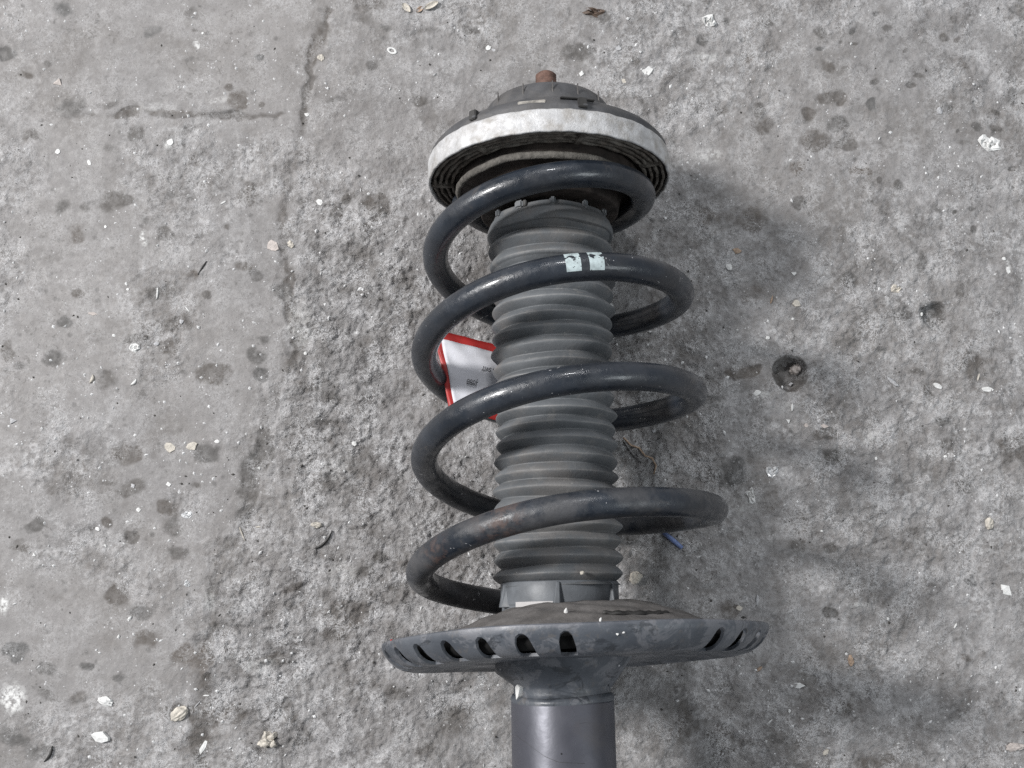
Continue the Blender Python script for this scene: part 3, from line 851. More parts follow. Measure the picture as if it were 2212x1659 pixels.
def coil_point(phi):
    r = float(hermite(np.array([phi]), nd[:, 0], nd[:, 1])[0])
    s = float(hermite(np.array([phi]), nd[:, 0], nd[:, 2])[0])
    a = math.radians(phi)
    return Vector((r * math.cos(a), s, r * math.sin(a)))


WIRE = 0.0073


def coil_frame(phi):
    p = coil_point(phi)
    t = (coil_point(phi + .5) - coil_point(phi - .5)).normalized()
    out = Vector((p.x, 0, p.z)).normalized()
    b = t.cross(out).normalized()
    o = b.cross(t).normalized()
    return p, t, o, b


RINGS, SIDES = 1060, 36
V, Fc = [], []
ph0, ph1 = NODES[0][0] + .6, NODES[-1][0] - .6
for k in range(RINGS):
    phi = ph0 + (ph1 - ph0) * k / (RINGS - 1)
    p, t, o, b = coil_frame(phi)
    e = min(k, RINGS - 1 - k)
    wr = WIRE * (1 if e > 2 else (0.90, .96, .99)[e])
    for j in range(SIDES):
        q = 2 * math.pi * j / SIDES
        V.append(p + o * (wr * math.cos(q)) + b * (wr * math.sin(q)))
for k in range(RINGS - 1):
    for j in range(SIDES):
        j2 = (j + 1) % SIDES
        Fc.append((k * SIDES + j, k * SIDES + j2, (k + 1) * SIDES + j2, (k + 1) * SIDES + j))
Fc.append(tuple(range(SIDES - 1, -1, -1)))
Fc.append(tuple((RINGS - 1) * SIDES + j for j in range(SIDES)))
spring = from_arrays('coil_spring', V, Fc, M_SPRING)
bm = bmesh.new()
bm.from_mesh(spring.data)
bmesh.ops.recalc_face_normals(bm, faces=bm.faces)
bm.to_mesh(spring.data)
bm.free()
part(spring)


def wire_patch(name, phi_a, phi_b, q_a, q_b, seed, holes):
    """a thin flake of paint that follows the wire; q = angle round the wire, 0 = outwards"""
    A, B = 14, 34
    V, Fc = [], []
    rd = random.Random(seed)
    for i in range(A + 1):
        phi = phi_a + (phi_b - phi_a) * i / A
        p, t, o, b = coil_frame(phi)
        for j in range(B + 1):
            q = math.radians(q_a + (q_b - q_a) * j / B)
            V.append(p + (o * math.cos(q) + b * math.sin(q)) * (WIRE + .00007))
    for i in range(A):
        for j in range(B):
            u, v = (i + .5) / A, (j + .5) / B
            keep = True
            for (u0, u1, v0, v1) in holes:
                if u0 + .1 * math.sin(9 * v + seed) < u < u1 + .1 * math.sin(13 * v + seed) and v0 + .05 * math.sin(11 * u + seed * 2) < v < v1 + .06 * math.sin(8 * u + seed):
                    keep = False
            if rd.random() < .02:
                keep = False
            if keep:
                Fc.append((i * (B + 1) + j, i * (B + 1) + j + 1, (i + 1) * (B + 1) + j + 1, (i + 1) * (B + 1) + j))
    return from_arrays(name, V, Fc, M_MARK, spring)


# --- rubber boot
PITCH, S_TOP, S_BOT = 0.00873, 0.2235, 0.0212
prof, crest = [], []
N = 560
for k in range(N + 1):
    s = S_TOP - (S_TOP - S_BOT) * k / N
    ph = (0.2196 - s) / PITCH
    ph += 0.05 * math.sin(ph * 1.9 + .4) + .06 * math.sin(ph * .77 + 2)
    f = ph - math.floor(ph)
    kk = round(ph)
    d = min(f, 1 - f) * 2                                    # 0 at a crest, 1 in a valley
    c = 1 - d ** 1.55
    r = 0.0301 + (0.0043 + .0005 * math.sin(kk * 2.7)) * c + (0.0008 if s > .2 else 0)
    prof.append((r, s))
    crest.append(max(0, 1 - d * 3.0))
outer = len(prof)
prof += [(0.022, S_BOT), (0.022, S_TOP)]


def bootf(r, s, a):
    if r < .025:
        return r, s
    sag = 0.0010 * math.sin(s * 70 + 1.2)
    squ = 0.0007 * math.sin(a * 2 + s * 40) + 0.0005 * math.sin(3 * a - s * 90) + .0004 * math.sin(5 * a + s * 400)
    tw = 0.0005 * math.sin(a + s * 60) + 0.0003 * math.sin(2 * a + s * 130)
    return r + squ + sag * math.cos(a) * .6, s + tw


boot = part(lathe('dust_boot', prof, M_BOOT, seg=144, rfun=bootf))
co = np.empty(len(boot.data.vertices) * 3, np.float32)
boot.data.vertices.foreach_get('co', co)
co = co.reshape(-1, 3)
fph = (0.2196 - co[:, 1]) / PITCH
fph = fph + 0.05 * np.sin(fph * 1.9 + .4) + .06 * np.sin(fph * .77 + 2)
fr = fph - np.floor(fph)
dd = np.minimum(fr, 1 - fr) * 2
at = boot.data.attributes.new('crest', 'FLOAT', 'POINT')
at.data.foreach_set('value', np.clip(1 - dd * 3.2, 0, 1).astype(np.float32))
# upper collar with its tabs
col = lathe('upper_collar', rounded([(0.028, 0.2185), (0.0362, 0.2192), (0.0366, 0.2225), (0.0352, 0.2262), (0.0335, 0.2285), (0.0325, 0.2312), (0.028, 0.2312)], .0008), M_BOOT, boot, seg=128,
            rfun=lambda r, s, a: (r, s + .0004 * math.sin(5 * a)))


def block(name, dg, r, s, size, mat, parent, bev=.0005, roll=0.0):
    """bevelled block sitting on a cylinder, size = (round, along, out)"""
    bm = bmesh.new()
    bmesh.ops.create_cube(bm, size=1)
    for v in bm.verts:
        v.co = Vector((v.co.x * size[0], v.co.y * size[1], v.co.z * size[2]))
    bmesh.ops.bevel(bm, geom=bm.edges[:], offset=bev, segments=2, affect='EDGES')
    me = bpy.data.meshes.new(name)
    bm.to_mesh(me)
    bm.free()
    o = link(name, me, mat, parent)
    sharp(o, 50)
    a = math.radians(dg)
    o.matrix_local = Matrix.Rotation(a, 4, 'Y') @ Matrix.Translation((0, s, r)) @ Matrix.Rotation(roll, 4, 'Z')
    return o


for dg, sz in ((-32, .0052), (1, .0034), (34, .0030), (-62, .003), (64, .003)):
    block('collar_tab', dg, .0338, .2300, (sz, .0046, .0030), M_BOOT, boot, .0009)
block('collar_notch', -26, .0334, .2302, (.0020, .0036, .0022), M_DARKBIT, boot, .0003)
# lower collar with wedge tabs and a pale liner
lc = lathe('lower_collar', rounded([(0.026, 0.0235), (0.0318, 0.0235), (0.0318, 0.0120), (0.0312, 0.0112), (0.0312, 0.0060), (0.026, 0.0060)], .0007), M_COLLAR, boot, seg=128)
V, Fc = [], []
for k in range(17):
    a = math.radians(138 - k * 2.6)
    for s in (0.0130, 0.0070):
        V.append((0.03205 * math.cos(a), s, 0.03205 * math.sin(a)))
    for s in (0.0130, 0.0070):
        V.append((0.0308 * math.cos(a), s, 0.0308 * math.sin(a)))
for k in range(16):
    i, j = 4 * k, 4 * k + 4
    Fc += [(i, i + 1, j + 1, j), (i + 2, j + 2, j + 3, i + 3), (i, j, j + 2, i + 2), (i + 1, i + 3, j + 3, j + 1)]
Fc += [(0, 2, 3, 1), (64, 65, 67, 66)]
M_LINER = simple('pale_liner', (0.44, 0.43, 0.43), .6, 0, .08, 60)
from_arrays('pale_liner', V, Fc, M_LINER, boot, False)


def wedge(dg):
    w2, d, h = .0042, .0042, .0125
    V = [(-w2 * .35, h, -.001), (w2 * .35, h, -.001), (-w2, 0, -.001), (w2, 0, -.001), (-w2 * .25, h * .96, .0014), (w2 * .1, h * .96, .0014), (-w2 * .6, 0, d * .8), (w2 * .1, 0, d * .8)]
    Fc = [(4, 6, 7, 5), (0, 2, 6, 4), (1, 5, 7, 3), (0, 4, 5, 1), (2, 3, 7, 6), (0, 1, 3, 2)]
    o = from_arrays('wedge_tab', V, Fc, M_COLLAR, boot, False)
    o.matrix_local = Matrix.Rotation(math.radians(dg), 4, 'Y') @ Matrix.Translation((0, .0105, .0314))
    bm = bmesh.new()
    bm.from_mesh(o.data)
    bmesh.ops.recalc_face_normals(bm, faces=bm.faces)
    bmesh.ops.bevel(bm, geom=bm.edges[:], offset=.0003, segments=1, affect='EDGES')
    bm.to_mesh(o.data)
    bm.free()


for dg in (-66, -3, 57, 120, 180, -125):
    wedge(dg)
crumb('grit_crumb', (0.0105, .0268, .0345), .0011, M_CREAM, boot, (1, .9, .7), 12)

# --- top mount
mt = part(lathe('top_mount', rounded([(0.0, 0.2600), (0.0680, 0.2600), (0.0695, 0.2640), (0.0698, 0.2700), (0.0660, 0.2745), (0.0590, 0.2790), (0.0470, 0.2815), (0.0, .2815)], .0012), M_CAP, seg=160,
                rfun=lambda r, s, a: (r * (1 + .003 * math.sin(4 * a)), s)))
ring = lathe('bearing_ring', rounded([(0.0692, 0.2536), (0.0706, 0.2536), (0.0709, 0.2548), (0.0709, 0.2658), (0.0702, 0.2668), (0.0692, 0.2668)], .0006), M_RING, mt, seg=180,
             rfun=lambda r, s, a: (r + .00012 * math.sin(17 * a) + .0001 * math.sin(41 * a), s + .00016 * math.sin(23 * a) + .00012 * math.sin(57 * a + 1)))
cap = lathe('rubber_cap', rounded([(0.0, 0.279), (0.0445, 0.279), (0.0438, 0.2830), (0.0418, 0.2878), (0.0408, 0.2890), (0.0400, 0.2896), (0.0388, 0.2945), (0.0366, 0.2992), (0.0335, 0.3024), (0.0290, 0.3044), (0.0230, 0.3053), (0.0, 0.3056)], .0016), M_CAP, mt, seg=128)
for dg in (-22, 3, 25, -48, 48):
    block('cap_seam', dg, .0388, .2952, (.0007, .0100, .0008), M_PAD, mt, .0002)
stud = lathe('threaded_stud', [(0.0, .300), (.0090, .300), (.0090, .3085), (.0078, .3092)] + [(0.0058 + (.0005 if k % 2 else 0), .3094 + k * .0006) for k in range(26)] + [(.0048, .3258), (0.0, .3258)], M_RUST, mt, seg=48,
             rfun=lambda r, s, a: (r * (1 + (.05 * math.cos(6 * a) if r > .007 else 0)), s))
under = lathe('underside_disc', rounded([(0.030, 0.2566), (0.0693, 0.2566), (0.0693, 0.2602), (0.030, .2602)], .0005), M_DIRTY, mt, seg=128)
for rr in (0.0668, 0.0634, 0.0600, 0.0566):
    hgt = .2540
    lathe('ridge_ring', rounded([(rr - .0007, hgt), (rr + .0008, hgt), (rr + .0010, .2575), (rr - .0010, .2575)], .0003), M_DUSTY, mt, seg=160,
          rfun=lambda r, s, a, h=rr: (r + .0002 * math.sin(31 * a + h * 999), s + (.0003 * math.sin(19 * a + h * 777) if s < .256 else 0)))
for k in range(7):
    block('rib', 14 + 51.4 * k, .0622, .2556, (.0040, .0046, .0128), M_DUSTY, mt, .0006)
lip = lathe('isolator_lip', [(0.0530 + .0017 * math.cos(t), 0.2490 + .0022 * math.sin(t)) for t in np.linspace(0, 2 * math.pi, 14)[:-1]], M_LIP, mt, seg=180,
            rfun=lambda r, s, a: (r * (1 + .006 * math.sin(3 * a) + .003 * math.sin(13 * a) + .003 * math.sin(37 * a)), s + .0005 * math.sin(7 * a) - .0035 * max(0, math.cos(a))))
cup = lathe('seat_cup', rounded([(0.020, .2345), (0.0400, .2345), (0.0415, .2420), (0.0440, .2460), (0.0526, .2484), (0.0526, .2585), (0.020, .2585)], .0012), M_CUP, mt, seg=128)
# black clips that hold the mount cover
for dg in (13.5, -37):
    block('clip', dg, .0695, .2708, (.0046, .0056, .0034), M_DARKBIT, mt, .0004)
    block('clip_tip', dg + 1, .0708, .2692, (.0026, .0014, .0016), M_CAP, mt, .0003)
V = []
block('cover_edge', 12, .0665, .2746, (.019, .0010, .0022), M_DARKBIT, mt, .0003)
block('worn_patch', -9, .0680, .2712, (.0150, .0034, .0016), simple('worn_metal', (.33, .31, .28), .35, .6, .3, 200), mt, .0004)

# paint marks on the second turn
wire_patch('paint_mark', 441.5, 447.0, -32, 62, 3, [(-.2, 1.2, .60, .70), (.0, .5, .50, .60)])
wire_patch('paint_mark', 432.8, 438.4, -32, 62, 8, [(-.2, 1.2, .64, .73), (.6, 1.0, .56, .64)])

# ------------------------------------------------------------------ red-edged tag inside the spring
INV = AX.inverted()


def tag_plane(px, py):
    """picture point to the tag's own plane, in the frame of the damper axis: Z = -0.0377 - 0.236 X"""
    o, d = ray(px, py)
    o, d = INV @ o, INV.to_3x3() @ d
    t = (-0.0377 - .236 * o.x - o.z) / (d.z + .236 * d.x)
    return o + d * t


tl, tr, bl = tag_plane(937, 710), tag_plane(1136, 761), tag_plane(974, 868)
ux = (tr - tl).normalized()
uy = (tl - bl)
hgt = uy.length
uz = ux.cross(uy).normalized()
uy = uz.cross(ux).normalized()
skew = (tl - bl).dot(ux) / hgt
frame = Matrix(((ux.x, uy.x, uz.x, tl.x), (ux.y, uy.y, uz.y, tl.y), (ux.z, uy.z, uz.z, tl.z), (0, 0, 0, 1)))
TAGM = AX @ frame
tg = bpy.data.objects.new('paper_tag', None)
COL.objects.link(tg)
tg.matrix_world = TAGM
tg.empty_display_size = .01
tag(tg, 'red-edged white paper tag tucked inside the coil spring left of the boot', 'tag')
WID, HGT = 0.066, hgt
skw = -(tl - bl).dot(ux) / hgt


def sheet(name, x0, x1, y0, y1, z, mat, thick, nx_=28, ny_=18, amp=.0012):
    V, Fc = [], []
    for j in range(ny_ + 1):
        for i in range(nx_ + 1):
            u, v = x0 + (x1 - x0) * i / nx_, y0 + (y1 - y0) * j / ny_
            zz = z + amp * (math.sin(u * 160 + 1) * math.sin(v * 210 + .5) + .5 * math.sin(u * 390 + v * 310)) * math.exp(-u / .03)
            V.append((u + skw * -v, v, zz))
    for j in range(ny_):
        for i in range(nx_):
            a = j * (nx_ + 1) + i
            Fc.append((a, a + 1, a + nx_ + 2, a + nx_ + 1))
    o = from_arrays(name, V, Fc, mat, tg)
    md = o.modifiers.new('thick', 'SOLIDIFY')
    md.thickness = thick
    md.offset = -1
    return o


sheet('red_backing', 0, WID, -HGT, 0, 0, M_RED, .0006)
sheet('white_card', .0034, WID - .003, -HGT + .0036, -.0050, .0009, M_PAPER, .0004)


def lettering(body, px, py, size, z):
    c = bpy.data.curves.new('lettering', 'FONT')
    c.body = body
    c.size = size
    c.align_x, c.align_y = 'RIGHT', 'CENTER'
    c.extrude = .00004
    t = bpy.data.objects.new('lettering', c)
    COL.objects.link(t)
    me = bpy.data.meshes.new_from_object(t.evaluated_get(bpy.context.evaluated_depsgraph_get()))
    bpy.data.objects.remove(t)
    o = link('lettering', me, M_INK, tg, False)
    q = frame.inverted() @ tag_plane(px, py)
    o.matrix_local = Matrix.Translation((q.x, q.y, z)) @ Matrix.Rotation(math.pi, 4, 'Z') @ Matrix.Diagonal((.78, 1, 1, 1))
    return o


lettering('TA SVIT', 1040, 795, .0038, .0013)
lettering('J080', 1007, 824, .0046, .0018)

# ------------------------------------------------------------------ things lying on the floor
def place(o, x, y, rot, sink=0.0):
    o.location = (x, y, ground_z(x, y) - sink)
    o.rotation_euler = (0, 0, rot)
    return o


def chip_mesh(rx, ry, h, seed, kind):
    rd = random.Random(seed)
    if kind == 'pebble':
        bm = bmesh.new()
        bmesh.ops.create_icosphere(bm, subdivisions=4, radius=1)
        ph = [rd.uniform(0, 6.3) for _ in range(9)]
        for v in bm.verts:
            c = v.co.copy()
            k = 1 + .13 * math.sin(2.3 * c.x + ph[0]) + .12 * math.sin(2.9 * c.y + ph[1]) * math.cos(2 * c.x + ph[3]) + .07 * math.sin(6 * c.z + ph[2] + 4 * c.x) + .05 * math.sin(9 * c.y + ph[4] + 5 * c.z)
            k += .22 * (mnoise.noise(c * 2.2 + Vector((seed, 0, 0)))) + .13 * mnoise.noise(c * 5 + Vector((0, seed, 0))) + .07 * mnoise.noise(c * 11)
            v.co = Vector((c.x * rx * k, c.y * ry * k, (c.z * .7 + .35) * h * k))
        me = bpy.data.meshes.new('m')
        bm.to_mesh(me)
        bm.free()
        return me
    if kind == 'crumb':
        bm = bmesh.new()
        for q in range(6):
            a = q * 1.05 + rd.uniform(-.3, .3)
            d = 0 if q == 0 else .58
            mt_ = Matrix.Translation((d * rx * math.cos(a), d * ry * math.sin(a), h * (.35 + .25 * rd.random()))) @ Matrix.Diagonal((rx * rd.uniform(.32, .5), ry * rd.uniform(.32, .5), h * rd.uniform(.45, .6), 1))
            bmesh.ops.create_icosphere(bm, subdivisions=3, radius=1, matrix=mt_)
        for v in bm.verts:
            q = v.co / rx
            v.co += Vector((mnoise.noise(q * 2.5), mnoise.noise(q * 2.5 + Vector((9, 0, 0))), .5 * mnoise.noise(q * 2.5 + Vector((0, 9, 0))))) * rx * .28
            v.co += Vector((mnoise.noise(q * 7), mnoise.noise(q * 7 + Vector((9, 0, 0))), mnoise.noise(q * 7 + Vector((0, 9, 0))))) * rx * .10
        me = bpy.data.meshes.new('m')
        bm.to_mesh(me)
        bm.free()
        return me
    if kind == 'husk':
        V, Fc = [], []
        A, B = 18, 8
        for i in range(A + 1):
            t = i / A * 2 - 1
            wv = (1 - abs(t) ** 2.2) ** .7 if abs(t) < 1 else 0
            for j in range(B + 1):
                u = j / B * 2 - 1
                V.append((t * rx, u * ry * max(wv, .03), h * (.25 + .75 * (abs(u) ** 2)) * (.5 + .5 * wv) + h * .15 * abs(t)))
        for i in range(A):
            for j in range(B):
                a = i * (B + 1) + j
                Fc.append((a, a + B + 1, a + B + 2, a + 1))
        n0 = len(V)
        V += [(x * .98, y * .92, max(0, z - h * .28)) for (x, y, z) in V]
        Fc += [tuple(q + n0 for q in f[::-1]) for f in Fc]
        rim = [j for j in range(B + 1)] + [i * (B + 1) + B for i in range(1, A + 1)] + [A * (B + 1) + j for j in range(B - 1, -1, -1)] + [i * (B + 1) for i in range(A - 1, 0, -1)]
        for k in range(len(rim)):
            a, b = rim[k], rim[(k + 1) % len(rim)]
            Fc.append((a, b, b + n0, a + n0))
        me = bpy.data.meshes.new('m')
        me.from_pydata(V, [], Fc)
        me.update()
        bm = bmesh.new()
        bm.from_mesh(me)
        bmesh.ops.recalc_face_normals(bm, faces=bm.faces)
        bm.to_mesh(me)
        bm.free()
        return me
    if kind in ('sliver', 'curve'):
        V, Fc = [], []
        A = 14
        bend = .28 if kind == 'curve' else rd.uniform(-.06, .06)
        for i in range(A + 1):
            t = i / A * 2 - 1
            wv = (1 - abs(t) ** 3) * .9 + .1
            cx_, cy_ = t * rx, bend * rx * (t * t - .4)
            for (dy, dz) in ((-1, .1), (-.5, 1), (.5, .9), (1, .1)):
                V.append((cx_, cy_ + dy * ry * wv * (1 + .15 * math.sin(i * 2.1 + seed)), h * dz + h * .6 * (1 - abs(t)) * (.8 if kind == 'curve' else .2)))
        for i in range(A):
            for j in range(4):
                Fc.append((i * 4 + j, i * 4 + (j + 1) % 4, (i + 1) * 4 + (j + 1) % 4, (i + 1) * 4 + j))
        Fc += [(3, 2, 1, 0), tuple(A * 4 + j for j in range(4))]
        me = bpy.data.meshes.new('m')
        me.from_pydata(V, [], Fc)
        me.update()
        bm = bmesh.new()
        bm.from_mesh(me)
        bmesh.ops.recalc_face_normals(bm, faces=bm.faces)
        bm.to_mesh(me)
        bm.free()
        return me
    if kind == 'shard':
        V, Fc = [], []
        A, S_ = 4, 11
        outl = [rd.uniform(.62, 1.12) for _ in range(S_)]
        V.append((0, 0, h * .6))
        for i in range(1, A + 1):
            for k in range(S_):
                a = (k + rd.uniform(-.3, .3)) / S_ * 6.2832
                q = i / A * outl[k]
                V.append((q * rx * math.cos(a), q * ry * math.sin(a), h * (.08 + .92 * rd.random() ** 1.6) * (1 if i < A else .55)))
        for k in range(S_):
            k2 = (k + 1) % S_
            Fc.append((0, 1 + k, 1 + k2))
            for i in range(1, A):
                a0, b0 = 1 + (i - 1) * S_, 1 + i * S_
                Fc += [(a0 + k, b0 + k, b0 + k2), (a0 + k, b0 + k2, a0 + k2)]
        me = bpy.data.meshes.new('m')
        me.from_pydata(V, [], Fc)
        me.update()
        bm = bmesh.new()
        bm.from_mesh(me)
        bmesh.ops.recalc_face_normals(bm, faces=bm.faces)
        bmesh.ops.solidify(bm, geom=bm.faces[:], thickness=.0002)
        bm.to_mesh(me)
        bm.free()
        return me
    # angular chip
    n = {'chip': 9, 'square': 4, 'triangle': 3, 'ring': 24}[kind]
    bm = bmesh.new()
    if kind == 'ring':
        prof = [(.45, .15), (.75, 0), (1, .15), (1, .7), (.8, 1), (.5, .7)]
        vs = [[bm.verts.new((r * rx * math.cos(6.2832 * k / n), r * ry * math.sin(6.2832 * k / n), z * h)) for (r, z) in prof] for k in range(n)]
        for k in range(n):
            for j in range(6):
                bm.faces.new((vs[k][j], vs[k][(j + 1) % 6], vs[(k + 1) % n][(j + 1) % 6], vs[(k + 1) % n][j]))
        bmesh.ops.recalc_face_normals(bm, faces=bm.faces)
    else:
        ang = [(k + (rd.uniform(-.28, .28) if n > 4 else rd.uniform(-.12, .12))) / n * 6.2832 for k in range(n)]
        rad = [rd.uniform(.72, 1.1) if n > 4 else rd.uniform(1.0, 1.25) for _ in range(n)]
        bot = [bm.verts.new((r * rx * math.cos(a), r * ry * math.sin(a), -h * .15)) for a, r in zip(ang, rad)]
        tilt = rd.uniform(-.3, .3)
        top = [bm.verts.new((r * .9 * rx * math.cos(a), r * .9 * ry * math.sin(a), h * (.8 + tilt * math.cos(a) + rd.uniform(-.12, .12)))) for a, r in zip(ang, rad)]
        mid = bm.verts.new((rd.uniform(-.2, .2) * rx, rd.uniform(-.2, .2) * ry, h * 1.08))
        for k in range(n):
            k2 = (k + 1) % n
            bm.faces.new((bot[k], bot[k2], top[k2], top[k]))
            bm.faces.new((top[k], top[k2], mid))
        bm.faces.new(bot[::-1])
        if n <= 4:
            bmesh.ops.subdivide_edges(bm, edges=bm.edges[:], cuts=1, use_grid_fill=True, fractal=.2, seed=seed)
        bmesh.ops.recalc_face_normals(bm, faces=bm.faces)
    me = bpy.data.meshes.new('m')
    bm.to_mesh(me)
    bm.free()
    return me


MATS = dict(w=M_WHITE, c=M_CREAM, t=M_TAN, p=M_PINK, g=M_GREYCHIP, d=M_DARKBIT, f=M_FILM, l=M_LEAF, b=M_BLUE)
